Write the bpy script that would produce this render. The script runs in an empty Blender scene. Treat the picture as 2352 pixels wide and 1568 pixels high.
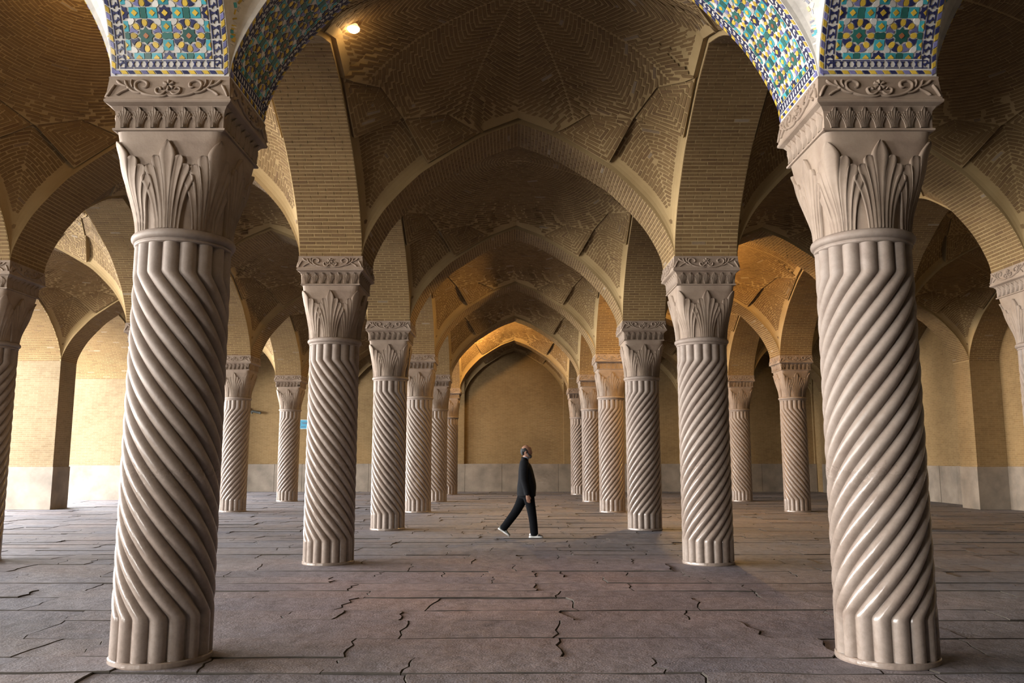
import bpy, math, random
import numpy as np
from mathutils import Matrix, Vector

random.seed(11)
rng = np.random.default_rng(11)
scene = bpy.context.scene
col = scene.collection

# ------------------------------------------------------------------ camera
FPX, PITCH, CAMX, CAMH = 1900.0, 0.1405, -0.09, 1.471
cam_d = bpy.data.cameras.new('camera')
cam_d.sensor_width = 36.0
cam_d.lens = 36.0 * FPX / 2352.0
cam_d.clip_end = 300
cam = bpy.data.objects.new('camera', cam_d)
cam.location = (CAMX, 0, CAMH)
cam.rotation_euler = (math.pi / 2 + PITCH, 0, 0)
col.objects.link(cam)
scene.camera = cam

# ------------------------------------------------------------------ view, world, daylight
vs = scene.view_settings
vs.view_transform = 'Standard'
vs.look = 'None'
vs.exposure = -0.1
vs.gamma = 1.0
vs.use_curve_mapping = False
scene.cycles.max_bounces = 4
scene.cycles.adaptive_threshold = 0.04
scene.cycles.diffuse_bounces = 1
scene.cycles.glossy_bounces = 2
scene.cycles.caustics_reflective = False
scene.cycles.caustics_refractive = False

world = bpy.data.worlds.new('sky')
scene.world = world
world.use_nodes = True
wb = world.node_tree.nodes['Background']
wb.inputs[0].default_value = (0.62, 0.78, 1.0, 1)
wb.inputs[1].default_value = 0.1


def area_light(name, loc, target, sx, sy, power, color):
    l = bpy.data.lights.new(name, 'AREA')
    l.shape = 'RECTANGLE'
    l.size, l.size_y = sx, sy
    l.energy = power
    l.color = color
    o = bpy.data.objects.new(name, l)
    o.location = loc
    d = Vector(target) - Vector(loc)
    o.rotation_euler = d.to_track_quat('-Z', 'Y').to_euler()
    col.objects.link(o)
    return o


# daylight thrown in by the sunlit courtyard outside the arcade on the left
area_light('courtyard_daylight', (-31.0, 14.0, 3.7), (0, 14.0, 3.5), 76, 3.8, 100000, (1.0, 0.965, 0.915))
# the sky over the courtyard, falling in through the same arches
area_light('courtyard_sky', (-31.0, 14.0, 13.0), (-10.0, 14.0, 0.0), 76, 14, 52000, (0.86, 0.92, 1.0))
# the open end of the hall behind the viewer
area_light('rear_daylight', (-12.0, -9.0, 2.6), (-3.0, 6.0, 3.0), 8, 4.5, 3000, (1.0, 0.95, 0.88))

# ------------------------------------------------------------------ grid of the hall (metres)
A_W = 0.90                       # width of an arch and of the capitals
Z_SPRING = 4.355
NECK = 3.19
LINES = [-14.0, -7.92, -2.7, 2.7, 7.92, 14.0]      # arcade on the left, four lines of columns, wall on the right
Y_OFF = [1.6, 0.25, 0.0, 0.0, 0.25, 1.6]
Y_BACK = 37.6
ROWS = list(range(-1, 8))


def node(i, r):
    if r == 7:
        return np.array([LINES[i], Y_BACK + A_W / 2])
    return np.array([LINES[i], 6.42 + 5.65 * (r - 1) + Y_OFF[i]])


_P = np.array([(0, 2.008), (.2535, 1.78), (.557, 1.36), (.6735, 1.154), (.8405, .756), (.926, .467), (.984, .182), (1, 0)])


def _catmull(P, n=40):
    Q = np.vstack([2 * P[0] - P[1], P, 2 * P[-1] - P[-2]])
    out = []
    for i in range(1, len(Q) - 2):
        t = np.linspace(0, 1, n, endpoint=False)[:, None]
        a, b, c, d = Q[i - 1:i + 3]
        out.append(.5 * (2 * b + (c - a) * t + (2 * a - 5 * b + 4 * c - d) * t * t + (3 * b - a - 3 * c + d) * t ** 3))
    return np.vstack(out + [P[-1:]])


_T = _catmull(_P)
RISE = 2.008


def prof(s):
    return np.interp(np.abs(s), _T[:, 0], _T[:, 1])


def bilin(c, s, t):
    """c: four plan corners (s-,t-), (s+,t-), (s+,t+), (s-,t+)."""
    s = np.asarray(s)[..., None]
    t = np.asarray(t)[..., None]
    return .25 * ((1 - s) * (1 - t) * c[0] + (1 + s) * (1 - t) * c[1] + (1 + s) * (1 + t) * c[2] + (1 - s) * (1 + t) * c[3])


# ------------------------------------------------------------------ mesh helpers
def mesh_np(name, V, F, mats, mi=None, smooth=False, tone=None):
    """V (n,3), F (m,k) of one arity or a list of polygons."""
    me = bpy.data.meshes.new(name)
    V = np.asarray(V, dtype=np.float32)
    if isinstance(F, np.ndarray):
        m, k = F.shape
        me.vertices.add(len(V))
        me.vertices.foreach_set('co', V.ravel())
        me.loops.add(m * k)
        me.loops.foreach_set('vertex_index', F.astype(np.int32).ravel())
        me.polygons.add(m)
        me.polygons.foreach_set('loop_start', np.arange(0, m * k, k, dtype=np.int32))
        n_f = m
    else:
        me.from_pydata(V.tolist(), [], [list(map(int, f)) for f in F])
        n_f = len(F)
    for m_ in (mats if isinstance(mats, (list, tuple)) else [mats]):
        me.materials.append(m_)
    if mi is not None:
        me.polygons.foreach_set('material_index', np.asarray(mi, dtype=np.int32))
    me.polygons.foreach_set('use_smooth', np.full(n_f, bool(smooth), dtype=bool))
    if tone is not None:
        at = me.attributes.new('tone', 'FLOAT', 'FACE')
        at.data.foreach_set('value', np.asarray(tone, dtype=np.float32))
    me.update(calc_edges=True)
    return me


def link(name, me, parent=None, loc=None, rotz=None, mat=None):
    o = bpy.data.objects.new(name, me)
    col.objects.link(o)
    if parent is not None:
        o.parent = parent
    if mat is not None:
        o.matrix_local = mat
    else:
        if loc is not None:
            o.location = loc
        if rotz is not None:
            o.rotation_euler = (0, 0, rotz)
    return o


def tag(o, label=None, cat=None, group=None, kind=None):
    if label: o['label'] = label
    if cat: o['category'] = cat
    if group: o['group'] = group
    if kind: o['kind'] = kind
    return o


def grid_faces(n, m, wrap=False, off=0):
    i, j = np.meshgrid(np.arange(n - 1), np.arange(m if wrap else m - 1), indexing='ij')
    j2 = (j + 1) % m
    return np.stack([i * m + j, i * m + j2, (i + 1) * m + j2, (i + 1) * m + j], -1).reshape(-1, 4) + off


class Acc:
    def __init__(self):
        self.V, self.F, self.M, self.n = [], [], [], 0

    def add(self, V, F, mi=0):
        V = np.asarray(V, float).reshape(-1, 3)
        self.V.append(V)
        for f in F:
            self.F.append([int(x) + self.n for x in f])
            self.M.append(mi)
        self.n += len(V)

    def box(self, lo, hi, mi=0):
        x0, y0, z0 = lo
        x1, y1, z1 = hi
        self.add([(x0, y0, z0), (x1, y0, z0), (x1, y1, z0), (x0, y1, z0), (x0, y0, z1), (x1, y0, z1), (x1, y1, z1), (x0, y1, z1)],
                 [(0, 3, 2, 1), (4, 5, 6, 7), (0, 1, 5, 4), (1, 2, 6, 5), (2, 3, 7, 6), (3, 0, 4, 7)], mi)

    def mesh(self, name, mats, smooth=False):
        return mesh_np(name, np.vstack(self.V), self.F, mats, self.M, smooth)


def lathe(prof_rz, n=48):
    P = np.asarray(prof_rz, float)
    a = np.linspace(0, 2 * math.pi, n, endpoint=False)
    V = np.stack([P[:, 0:1] * np.cos(a), P[:, 0:1] * np.sin(a), np.repeat(P[:, 1:2], n, 1)], -1).reshape(-1, 3)
    return V, grid_faces(len(P), n, True)


# ------------------------------------------------------------------ materials
def new_mat(name):
    m = bpy.data.materials.new(name)
    m.use_nodes = True
    nt = m.node_tree
    b = nt.nodes['Principled BSDF']
    return m, nt, b


def N(nt, typ, **kw):
    n = nt.nodes.new(typ)
    for k, v in kw.items():
        setattr(n, k, v)
    return n


def ramp(nt, stops):
    r = N(nt, 'ShaderNodeValToRGB')
    e = r.color_ramp.elements
    while len(e) < len(stops):
        e.new(0.5)
    for el, (p, c) in zip(e, stops):
        el.position = p
        el.color = (*c, 1)
    return r


def tone_value(nt):
    """a value of its own for every piece: a face attribute on joined pieces, the object's random on single ones"""
    at = N(nt, 'ShaderNodeAttribute', attribute_name='tone')
    oi = N(nt, 'ShaderNodeObjectInfo')
    ad = N(nt, 'ShaderNodeMath', operation='ADD')
    fr = N(nt, 'ShaderNodeMath', operation='FRACT')
    nt.links.new(at.outputs['Fac'], ad.inputs[0])
    nt.links.new(oi.outputs['Random'], ad.inputs[1])
    nt.links.new(ad.outputs[0], fr.inputs[0])
    return fr.outputs[0]


def noise(nt, scale, detail=4, rough=.6, coord=None, dist=0.0):
    n = N(nt, 'ShaderNodeTexNoise')
    n.inputs['Scale'].default_value = scale
    n.inputs['Detail'].default_value = detail
    n.inputs['Roughness'].default_value = rough
    n.inputs['Distortion'].default_value = dist
    if coord is not None:
        nt.links.new(coord, n.inputs['Vector'])
    return n


def mixc(nt, fac, a, b, mode='MIX'):
    m = N(nt, 'ShaderNodeMix', data_type='RGBA', blend_type=mode)
    for sock, v in ((m.inputs[0], fac), (m.inputs[6], a), (m.inputs[7], b)):
        if isinstance(v, (int, float)):
            sock.default_value = v
        elif isinstance(v, tuple):
            sock.default_value = (*v, 1)
        else:
            nt.links.new(v, sock)
    return m.outputs[2]


def bump(nt, b, height, strength=.3, dist=.01):
    bm = N(nt, 'ShaderNodeBump')
    bm.inputs['Strength'].default_value = strength
    bm.inputs['Distance'].default_value = dist
    nt.links.new(height, bm.inputs['Height'])
    nt.links.new(bm.outputs[0], b.inputs['Normal'])


def geo_pos(nt):
    return N(nt, 'ShaderNodeNewGeometry').outputs['Position']


def mat_brick():
    m, nt, b = new_mat('brick')
    t = tone_value(nt)
    r = ramp(nt, [(0, (0.176, 0.105, 0.041)), (.25, (0.206, 0.129, 0.054)), (.5, (0.185, 0.111, 0.044)), (.78, (0.222, 0.141, 0.061)), (.985, (0.155, 0.089, 0.037)), (1, (0.344, 0.279, 0.211))])
    nt.links.new(t, r.inputs[0])
    pos = geo_pos(nt)
    n1 = noise(nt, .9, 5, .65, pos)
    n2 = noise(nt, 26, 3, .6, pos)
    c = mixc(nt, .55, r.outputs[0], ramp_out(nt, n1, [(.3, (.62, .60, .55)), (.7, (1.12, 1.08, 1.0))]), 'MULTIPLY')
    c = mixc(nt, .5, c, ramp_out(nt, n2, [(.3, (.75, .75, .75)), (.7, (1.15, 1.15, 1.15))]), 'MULTIPLY')
    nt.links.new(c, b.inputs['Base Color'])
    b.inputs['Roughness'].default_value = .9
    bump(nt, b, n2.outputs[0], .35, .006)
    return m


def ramp_out(nt, n, stops):
    r = ramp(nt, stops)
    nt.links.new(n.outputs[0], r.inputs[0])
    return r.outputs[0]


def mat_mortar():
    m, nt, b = new_mat('mortar')
    pos = geo_pos(nt)
    n1 = noise(nt, 1.3, 5, .65, pos)
    c = ramp_out(nt, n1, [(.3, (0.297, 0.202, 0.090)), (.7, (0.392, 0.280, 0.138))])
    nt.links.new(c, b.inputs['Base Color'])
    b.inputs['Roughness'].default_value = .95
    n2 = noise(nt, 40, 2, .6, pos)
    bump(nt, b, n2.outputs[0], .3, .006)
    return m


def mat_column_stone():
    m, nt, b = new_mat('column_stone')
    tc = N(nt, 'ShaderNodeTexCoord').outputs['Object']
    oi = N(nt, 'ShaderNodeObjectInfo')
    n1 = noise(nt, 3.2, 6, .65, tc, .6)
    n2 = noise(nt, 22, 4, .7, tc)
    c = ramp_out(nt, n1, [(.28, (0.204, 0.154, 0.127)), (.5, (0.262, 0.211, 0.179)), (.72, (0.299, 0.248, 0.217))])
    c = mixc(nt, .45, c, ramp_out(nt, n2, [(.3, (.72, .68, .64)), (.6, (1.08, 1.06, 1.03))]), 'MULTIPLY')
    nt.links.new(c, b.inputs['Base Color'])
    # the shafts are polished by hands up to shoulder height
    sp = N(nt, 'ShaderNodeSeparateXYZ')
    nt.links.new(tc, sp.inputs[0])
    mr = N(nt, 'ShaderNodeMapRange')
    mr.inputs['From Min'].default_value = 1.2
    mr.inputs['From Max'].default_value = 2.3
    mr.inputs['To Min'].default_value = .2
    mr.inputs['To Max'].default_value = .62
    nt.links.new(sp.outputs['Z'], mr.inputs['Value'])
    ad = N(nt, 'ShaderNodeMath', operation='MULTIPLY_ADD')
    nt.links.new(n2.outputs[0], ad.inputs[0])
    ad.inputs[1].default_value = .22
    nt.links.new(mr.outputs[0], ad.inputs[2])
    sb = N(nt, 'ShaderNodeMath', operation='SUBTRACT')
    nt.links.new(ad.outputs[0], sb.inputs[0])
    sb.inputs[1].default_value = .1
    nt.links.new(sb.outputs[0], b.inputs['Roughness'])
    n3 = noise(nt, 9, 5, .7, tc)
    n4 = noise(nt, 55, 3, .7, tc)
    mm = N(nt, 'ShaderNodeMath', operation='MULTIPLY_ADD')
    nt.links.new(n4.outputs[0], mm.inputs[0])
    mm.inputs[1].default_value = .3
    nt.links.new(n3.outputs[0], mm.inputs[2])
    bump(nt, b, mm.outputs[0], .22, .012)
    return m


def mat_carved_stone():
    m, nt, b = new_mat('carved_stone')
    tc = N(nt, 'ShaderNodeTexCoord').outputs['Object']
    n1 = noise(nt, 4, 6, .65, tc, .4)
    c = ramp_out(nt, n1, [(.3, (0.210, 0.150, 0.112)), (.55, (0.285, 0.216, 0.164)), (.75, (0.325, 0.249, 0.197))])
    nt.links.new(c, b.inputs['Base Color'])
    b.inputs['Roughness'].default_value = .68
    n3 = noise(nt, 24, 4, .7, tc)
    bump(nt, b, n3.outputs[0], .25, .008)
    return m


def mat_floor_stone():
    m, nt, b = new_mat('floor_stone')
    t = tone_value(nt)
    pos = geo_pos(nt)
    r = ramp(nt, [(0, (0.189, 0.188, 0.218)), (.3, (0.230, 0.216, 0.234)), (.55, (0.204, 0.203, 0.238)), (.8, (0.246, 0.230, 0.246)), (1, (0.183, 0.182, 0.216))])
    nt.links.new(t, r.inputs[0])
    n1 = noise(nt, .55, 5, .6, pos)
    n2 = noise(nt, 7, 7, .72, pos, .3)
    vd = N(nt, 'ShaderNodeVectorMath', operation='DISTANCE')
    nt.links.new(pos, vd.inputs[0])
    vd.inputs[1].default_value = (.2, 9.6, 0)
    warm_pool = N(nt, 'ShaderNodeMapRange', interpolation_type='SMOOTHSTEP')
    warm_pool.inputs['From Min'].default_value = 1.2
    warm_pool.inputs['From Max'].default_value = 5.2
    warm_pool.inputs['To Min'].default_value = 1.0
    warm_pool.inputs['To Max'].default_value = 0.0
    nt.links.new(vd.outputs['Value'], warm_pool.inputs['Value'])
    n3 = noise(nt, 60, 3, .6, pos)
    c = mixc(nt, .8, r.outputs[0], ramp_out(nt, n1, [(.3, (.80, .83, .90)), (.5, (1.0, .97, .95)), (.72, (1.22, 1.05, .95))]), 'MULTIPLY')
    c = mixc(nt, warm_pool.outputs[0], c, mixc(nt, 1.0, c, (1.28, .98, .88), 'MULTIPLY'))  # soft pool of warm light painted into the slab colour
    c = mixc(nt, .75, c, ramp_out(nt, n2, [(.28, (.55, .53, .50)), (.5, (1.0, 1.0, 1.0)), (.75, (1.25, 1.25, 1.24))]), 'MULTIPLY')
    c = mixc(nt, .5, c, ramp_out(nt, n3, [(.3, (.8, .8, .8)), (.7, (1.15, 1.15, 1.15))]), 'MULTIPLY')
    nt.links.new(c, b.inputs['Base Color'])
    nt.links.new(ramp_out(nt, n2, [(.3, (.82, .82, .82)), (.7, (.50, .50, .50))]), b.inputs['Roughness'])
    ad = N(nt, 'ShaderNodeMath', operation='MULTIPLY_ADD')
    n4 = noise(nt, 3.5, 4, .55, pos)
    nt.links.new(n3.outputs[0], ad.inputs[0])
    ad.inputs[1].default_value = .22
    nt.links.new(n4.outputs[0], ad.inputs[2])
    bump(nt, b, ad.outputs[0], .55, .035)
    return m


def mat_plain(name, color, rough=.8, var=.25, scale=6, metal=0.0, bmp=0.0, spec=None):
    m, nt, b = new_mat(name)
    tc = N(nt, 'ShaderNodeTexCoord').outputs['Object']
    n1 = noise(nt, scale, 4, .6, tc)
    lo = tuple(x * (1 - var) for x in color)
    hi = tuple(min(1, x * (1 + var)) for x in color)
    nt.links.new(ramp_out(nt, n1, [(.3, lo), (.7, hi)]), b.inputs['Base Color'])
    b.inputs['Roughness'].default_value = rough
    b.inputs['Metallic'].default_value = metal
    if spec is not None:
        b.inputs['Specular IOR Level'].default_value = spec
    if bmp:
        bump(nt, b, n1.outputs[0], bmp, .01)
    return m


def mat_glaze(name, color, rough=.28):
    m, nt, b = new_mat(name)
    t = tone_value(nt)
    r = ramp(nt, [(0, tuple(x * .72 for x in color)), (.5, color), (1, tuple(min(1, x * 1.3) for x in color))])
    nt.links.new(t, r.inputs[0])
    nt.links.new(r.outputs[0], b.inputs['Base Color'])
    b.inputs['Roughness'].default_value = rough
    return m


def mat_wall_brick(name='wall_brickwork', tint=(1, 1, 1)):
    """coursed brickwork of the far walls, too fine there to tell single bricks apart"""
    m, nt, b = new_mat(name)
    pos = geo_pos(nt)
    nrm = N(nt, 'ShaderNodeNewGeometry').outputs['Normal']
    sp = N(nt, 'ShaderNodeSeparateXYZ')
    nt.links.new(pos, sp.inputs[0])
    sn = N(nt, 'ShaderNodeSeparateXYZ')
    nt.links.new(nrm, sn.inputs[0])
    ab = N(nt, 'ShaderNodeMath', operation='ABSOLUTE')
    nt.links.new(sn.outputs['X'], ab.inputs[0])
    gt = N(nt, 'ShaderNodeMath', operation='GREATER_THAN')
    nt.links.new(ab.outputs[0], gt.inputs[0])
    gt.inputs[1].default_value = .6
    mx = N(nt, 'ShaderNodeMix', data_type='FLOAT')
    nt.links.new(gt.outputs[0], mx.inputs[0])
    nt.links.new(sp.outputs['X'], mx.inputs[2])
    nt.links.new(sp.outputs['Y'], mx.inputs[3])
    cb = N(nt, 'ShaderNodeCombineXYZ')
    nt.links.new(mx.outputs[0], cb.inputs[0])
    nt.links.new(sp.outputs['Z'], cb.inputs[1])
    br = N(nt, 'ShaderNodeTexBrick')
    nt.links.new(cb.outputs[0], br.inputs['Vector'])
    br.inputs['Color1'].default_value = (0.215, 0.137, 0.057, 1)
    br.inputs['Color2'].default_value = (0.250, 0.166, 0.073, 1)
    br.inputs['Mortar'].default_value = (0.284, 0.198, 0.096, 1)
    br.inputs['Scale'].default_value = 1.0
    br.inputs['Mortar Size'].default_value = .008
    br.inputs['Mortar Smooth'].default_value = .3
    br.inputs['Brick Width'].default_value = .225
    br.inputs['Row Height'].default_value = .058
    n1 = noise(nt, .5, 6, .62, pos)
    n2 = noise(nt, 8, 4, .6, pos)
    c = mixc(nt, .6, br.outputs[0], ramp_out(nt, n1, [(.32, (.72, .66, .58)), (.5, (1, .98, .94)), (.68, (1.18, 1.15, 1.12))]), 'MULTIPLY')
    c = mixc(nt, .4, c, ramp_out(nt, n2, [(.3, (.8, .8, .8)), (.7, (1.15, 1.15, 1.15))]), 'MULTIPLY')
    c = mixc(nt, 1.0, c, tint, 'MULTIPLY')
    nt.links.new(c, b.inputs['Base Color'])
    b.inputs['Roughness'].default_value = .9
    iv = N(nt, 'ShaderNodeMath', operation='SUBTRACT')
    iv.inputs[0].default_value = 1.0
    nt.links.new(br.outputs['Fac'], iv.inputs[1])
    bump(nt, b, iv.outputs[0], .5, .008)
    return m


BRICK, MORTAR = mat_brick(), mat_mortar()
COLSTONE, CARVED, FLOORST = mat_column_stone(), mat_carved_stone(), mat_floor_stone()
WALLBR = mat_wall_brick()
DAYLITBR = mat_wall_brick('daylight_tinted_brickwork', (.95, 1.06, 1.38))  # same wall brick, with the strong daylight on the jambs put into its colour
DADO = mat_plain('dado_stone', (.235, .195, .155), .75, .28, 1.6, bmp=.3)
GROUND = mat_plain('packed_earth_joint', (.055, .046, .038), .95, .3, 5)
WHITE_T = mat_glaze('white_glaze', (.62, .60, .57), .4)
TURQ = mat_glaze('turquoise_glaze', (.055, .33, .40))
NAVY = mat_glaze('navy_glaze', (.025, .03, .10))
YELLOW = mat_glaze('yellow_glaze', (.58, .40, .055))
GREEN = mat_glaze('green_glaze', (.025, .12, .105))
RUST = mat_glaze('rust_glaze', (.33, .13, .055))
LILAC = mat_glaze('lilac_blue_glaze', (.16, .16, .34))
GROUT = mat_plain('mosaic_plaster', (.60, .575, .54), .8, .15, 14)


# ------------------------------------------------------------------ surfaces: arches and vaults
class ArchSurf:
    """soffit over a plan quad, s along the span (-1..1), v across (-1..1)"""

    def __init__(self, c):
        self.c = np.asarray(c, float)
        self.halfspan = .25 * (np.linalg.norm(self.c[1] - self.c[0]) + np.linalg.norm(self.c[2] - self.c[3]))
        self.width = .5 * (np.linalg.norm(self.c[3] - self.c[0]) + np.linalg.norm(self.c[2] - self.c[1]))
        q = _T
        d = np.hypot(np.diff(q[:, 0]) * self.halfspan, np.diff(q[:, 1]))
        cum = np.concatenate([[0], np.cumsum(d)])
        self.half_len = cum[-1]
        # arc length measured up from the springing
        self._u = (self.half_len - cum)[::-1]
        self._s = q[:, 0][::-1]

    def s_of_u(self, u):
        """u from 0 (springing at s=-1) over the apex to 2*half_len (springing at s=+1)"""
        u = np.asarray(u, float)
        left = u <= self.half_len
        uu = np.where(left, u, 2 * self.half_len - u)
        s = np.interp(uu, self._u, self._s)
        return np.where(left, -s, s)

    def P(self, s, v):
        p = bilin(self.c, s, v)
        return np.concatenate([p, (Z_SPRING + prof(s) + 0 * np.asarray(v))[..., None]], -1)

    def frames(self, s, v):
        e = 2e-3
        s = np.clip(s, -.999, .999)
        # stay on one side of the apex crease
        s0 = np.where((s > 0) & (s - e < 0), 0, s - e)
        s1 = np.where((s <= 0) & (s + e > 0), 0, s + e)
        Ts = self.P(s1, v) - self.P(s0, v)
        Tv = self.P(s, np.asarray(v) + e) - self.P(s, np.asarray(v) - e)
        Ts /= np.linalg.norm(Ts, axis=-1, keepdims=True)
        Tv /= np.linalg.norm(Tv, axis=-1, keepdims=True)
        Nn = np.cross(Ts, Tv)
        Nn /= np.linalg.norm(Nn, axis=-1, keepdims=True)
        flip = np.where(Nn[..., 2:3] > 0, -1, 1)
        flip = np.where(np.abs(Nn[..., 2:3]) < .02, np.where((np.sign(s)[..., None] * 0 + Nn[..., 2:3]) > 0, -1, 1), flip)
        Nn = Nn * flip
        # towards the inside of the arch even where the soffit stands upright
        cen = np.concatenate([self.c.mean(0), [Z_SPRING]])
        inw = np.sum((cen - self.P(s, v)) * Nn, -1, keepdims=True)
        Nn = np.where(inw < 0, -Nn, Nn)
        return self.P(s, v), Ts, Tv, Nn


LIP = 0.08
K_V = 0.6


class VaultSurf:
    def __init__(self, c):
        self.c = np.asarray(c, float)

    def P(self, s, t):
        p = bilin(self.c, s, t)
        s, t = np.asarray(s, float), np.asarray(t, float)
        e1, e2 = .24 * (1 - np.abs(t) ** 3), .24 * (1 - np.abs(s) ** 3)
        a = prof(np.sqrt((s * s + e1 * e1) / (1 + e1 * e1)))
        b = prof(np.sqrt((t * t + e2 * e2) / (1 + e2 * e2)))
        z = Z_SPRING + LIP + a + b - K_V * a * b / RISE
        return np.concatenate([p, z[..., None]], -1)

    def frames(self, s, t, ds, dt):
        e = 2e-3
        s = np.clip(s, -.996, .996)
        t = np.clip(t, -.996, .996)
        ds = np.asarray(ds)
        dt = np.asarray(dt)
        Ps = self.P(s + e, t) - self.P(s - e, t)
        Pt = self.P(s, t + e) - self.P(s, t - e)
        Nn = np.cross(Ps, Pt)
        Nn /= np.linalg.norm(Nn, axis=-1, keepdims=True)
        Nn = np.where(Nn[..., 2:3] > 0, -Nn, Nn)
        T = Ps * ds[..., None] + Pt * dt[..., None]
        T /= np.linalg.norm(T, axis=-1, keepdims=True)
        B = np.cross(Nn, T)
        return self.P(s, t), T, B, Nn


def brick_boxes(O, T, B, Nn, L, W, H):
    """joined bricks: frustum boxes without a back. L, W, H full sizes (arrays)"""
    n = len(O)
    L = np.broadcast_to(L, n)[:, None]
    W = np.broadcast_to(W, n)[:, None]
    H = np.broadcast_to(H, n)[:, None]
    c = []
    for hh, k in ((-.006, 1.0), (1.0, .955)):
        for a, b in ((-1, -1), (1, -1), (1, 1), (-1, 1)):
            kk = 1.0 if k == 1.0 else None
            la = L / 2 - (0 if kk else .003)
            wb_ = W / 2 - (0 if kk else .003)
            c.append(O + T * (a * la) + B * (b * wb_) + Nn * (H if hh == 1.0 else hh))
    V = np.stack(c, 1).reshape(-1, 3)
    base = np.arange(n)[:, None, None] * 8
    f = np.array([[4, 5, 6, 7], [0, 1, 5, 4], [1, 2, 6, 5], [2, 3, 7, 6], [3, 0, 4, 7]])[None]
    return V, (base + f).reshape(-1, 4)


def visible_score(O, Nn):
    """projected size of a piece at O with normal Nn: 0 outside the frame or facing away"""
    d = O - np.array([CAMX, 0, CAMH])
    c, s = math.cos(PITCH), math.sin(PITCH)
    D = d[:, 1] * c + d[:, 2] * s
    V = d[:, 2] * c - d[:, 1] * s
    ok = D > .5
    Ds = np.where(ok, D, 1)
    u = 1176 + FPX * d[:, 0] / Ds
    v = 784 - FPX * V / Ds
    fac = -np.sum(d * Nn, -1) / np.linalg.norm(d, axis=-1)
    ok &= (u > -5) & (u < 2357) & (v > -5) & (v < 1573) & (fac > .03)
    return np.where(ok, np.maximum(fac, .03) / Ds ** 2, 0)


_unit_brick = None


def unit_brick():
    global _unit_brick
    if _unit_brick is None:
        V, F = brick_boxes(np.zeros((1, 3)), np.array([[1., 0, 0]]), np.array([[0, 1., 0]]), np.array([[0, 0, 1.]]), .2, .044, .012)
        _unit_brick = mesh_np('brick', V, F, BRICK)
    return _unit_brick


def lay_bricks(parent, O, T, B, Nn, L, W, H, single=0):
    """bricks as parts of parent: the `single` that show largest are objects, the rest one joined part"""
    n = len(O)
    L = np.broadcast_to(L, n).astype(float)
    W = np.broadcast_to(W, n).astype(float)
    H = np.broadcast_to(H, n).astype(float)
    # right-handed frames
    B = np.cross(Nn, T)
    pick = np.zeros(n, bool)
    if single:
        sc = visible_score(O, Nn)
        order = np.argsort(-sc)[:single]
        pick[order[sc[order] > 0]] = True
        me = unit_brick()
        for k in np.nonzero(pick)[0]:
            M = Matrix(((T[k, 0] * L[k] / .2, B[k, 0] * W[k] / .044, Nn[k, 0] * H[k] / .012, O[k, 0]),
                        (T[k, 1] * L[k] / .2, B[k, 1] * W[k] / .044, Nn[k, 1] * H[k] / .012, O[k, 1]),
                        (T[k, 2] * L[k] / .2, B[k, 2] * W[k] / .044, Nn[k, 2] * H[k] / .012, O[k, 2]), (0, 0, 0, 1)))
            link('brick', me, parent, mat=M)
    r = ~pick
    if r.any():
        V, F = brick_boxes(O[r], T[r], B[r], Nn[r], L[r], W[r], H[r])
        tone = np.repeat(rng.random(r.sum()), 5)
        o = link('brickwork', mesh_np('brickwork', V, F, BRICK, tone=tone), parent)
        tag(o, kind='stuff')


# ------------------------------------------------------------------ arches
def arch_strip_mesh(name, A, mat, n=121, lip=LIP + .05):
    u = np.linspace(0, 2 * A.half_len, n)
    s = A.s_of_u(u)
    rows = []
    for v, up in ((-1, lip), (-1, 0), (1, 0), (1, lip)):
        p = A.P(s, np.full(n, float(v)))
        p = p + np.array([0, 0, up])
        rows.append(p)
    V = np.stack(rows, 0).reshape(-1, 3)
    return mesh_np(name, V, grid_faces(4, n), mat)


PITCH_B = .056


def arch_brick_layout(A, u0=0.0):
    rows = np.arange(u0 + PITCH_B / 2, 2 * A.half_len - u0 - .01, PITCH_B)
    w = A.width
    even = np.arange(0, w - .02, .225)
    even = np.append(even, w)
    odd = np.concatenate([[0], np.arange(.1125, w - .02, .225), [w]])
    S, Vv, L = [], [], []
    for k, u in enumerate(rows):
        e = even if k % 2 == 0 else odd
        e = e.copy()
        e[1:-1] += rng.uniform(-.018, .018, len(e) - 2)
        mid = (e[1:] + e[:-1]) / 2
        ln = e[1:] - e[:-1] - .012
        keep = ln > .03
        S.append(np.full(keep.sum(), u))
        Vv.append(mid[keep] / w * 2 - 1)
        L.append(ln[keep])
    u = np.concatenate(S)
    return A.s_of_u(u), np.concatenate(Vv), np.concatenate(L)


def brick_arch(c, label, group, single=0):
    A = ArchSurf(c)
    o = link('brick_arch', arch_strip_mesh('brick_arch', A, MORTAR))
    tag(o, label, 'arch', group)
    s, v, L = arch_brick_layout(A)
    O, Ts, Tv, Nn = A.frames(s, v)
    n = len(O)
    lay_bricks(o, O, Tv, Ts, Nn, L, .043 + rng.uniform(-.003, .003, n), .0035 + rng.uniform(0, .0025, n), single)
    return o, A


def arch_quad(i, r, j, q):
    """plan quad of the arch between two grid nodes"""
    a, b = node(i, r), node(j, q)
    h = A_W / 2
    if i != j:      # across the aisle
        return [a + (h, -h), b + (-h, -h), b + (-h, h), a + (h, h)]
    return [a + (-h, h), b + (-h, -h), b + (h, -h), a + (h, h)]


# ------------------------------------------------------------------ vault layout (shared by all bays)
VA, VB, VD, VE = .25, .59, (.72, .72), (.46, .82)
REF = VaultSurf([(-2.25, -2.38), (2.25, -2.38), (2.25, 2.38), (-2.25, 2.38)])
H_C, H_K, H_D = 0.0, .04, .07


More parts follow.
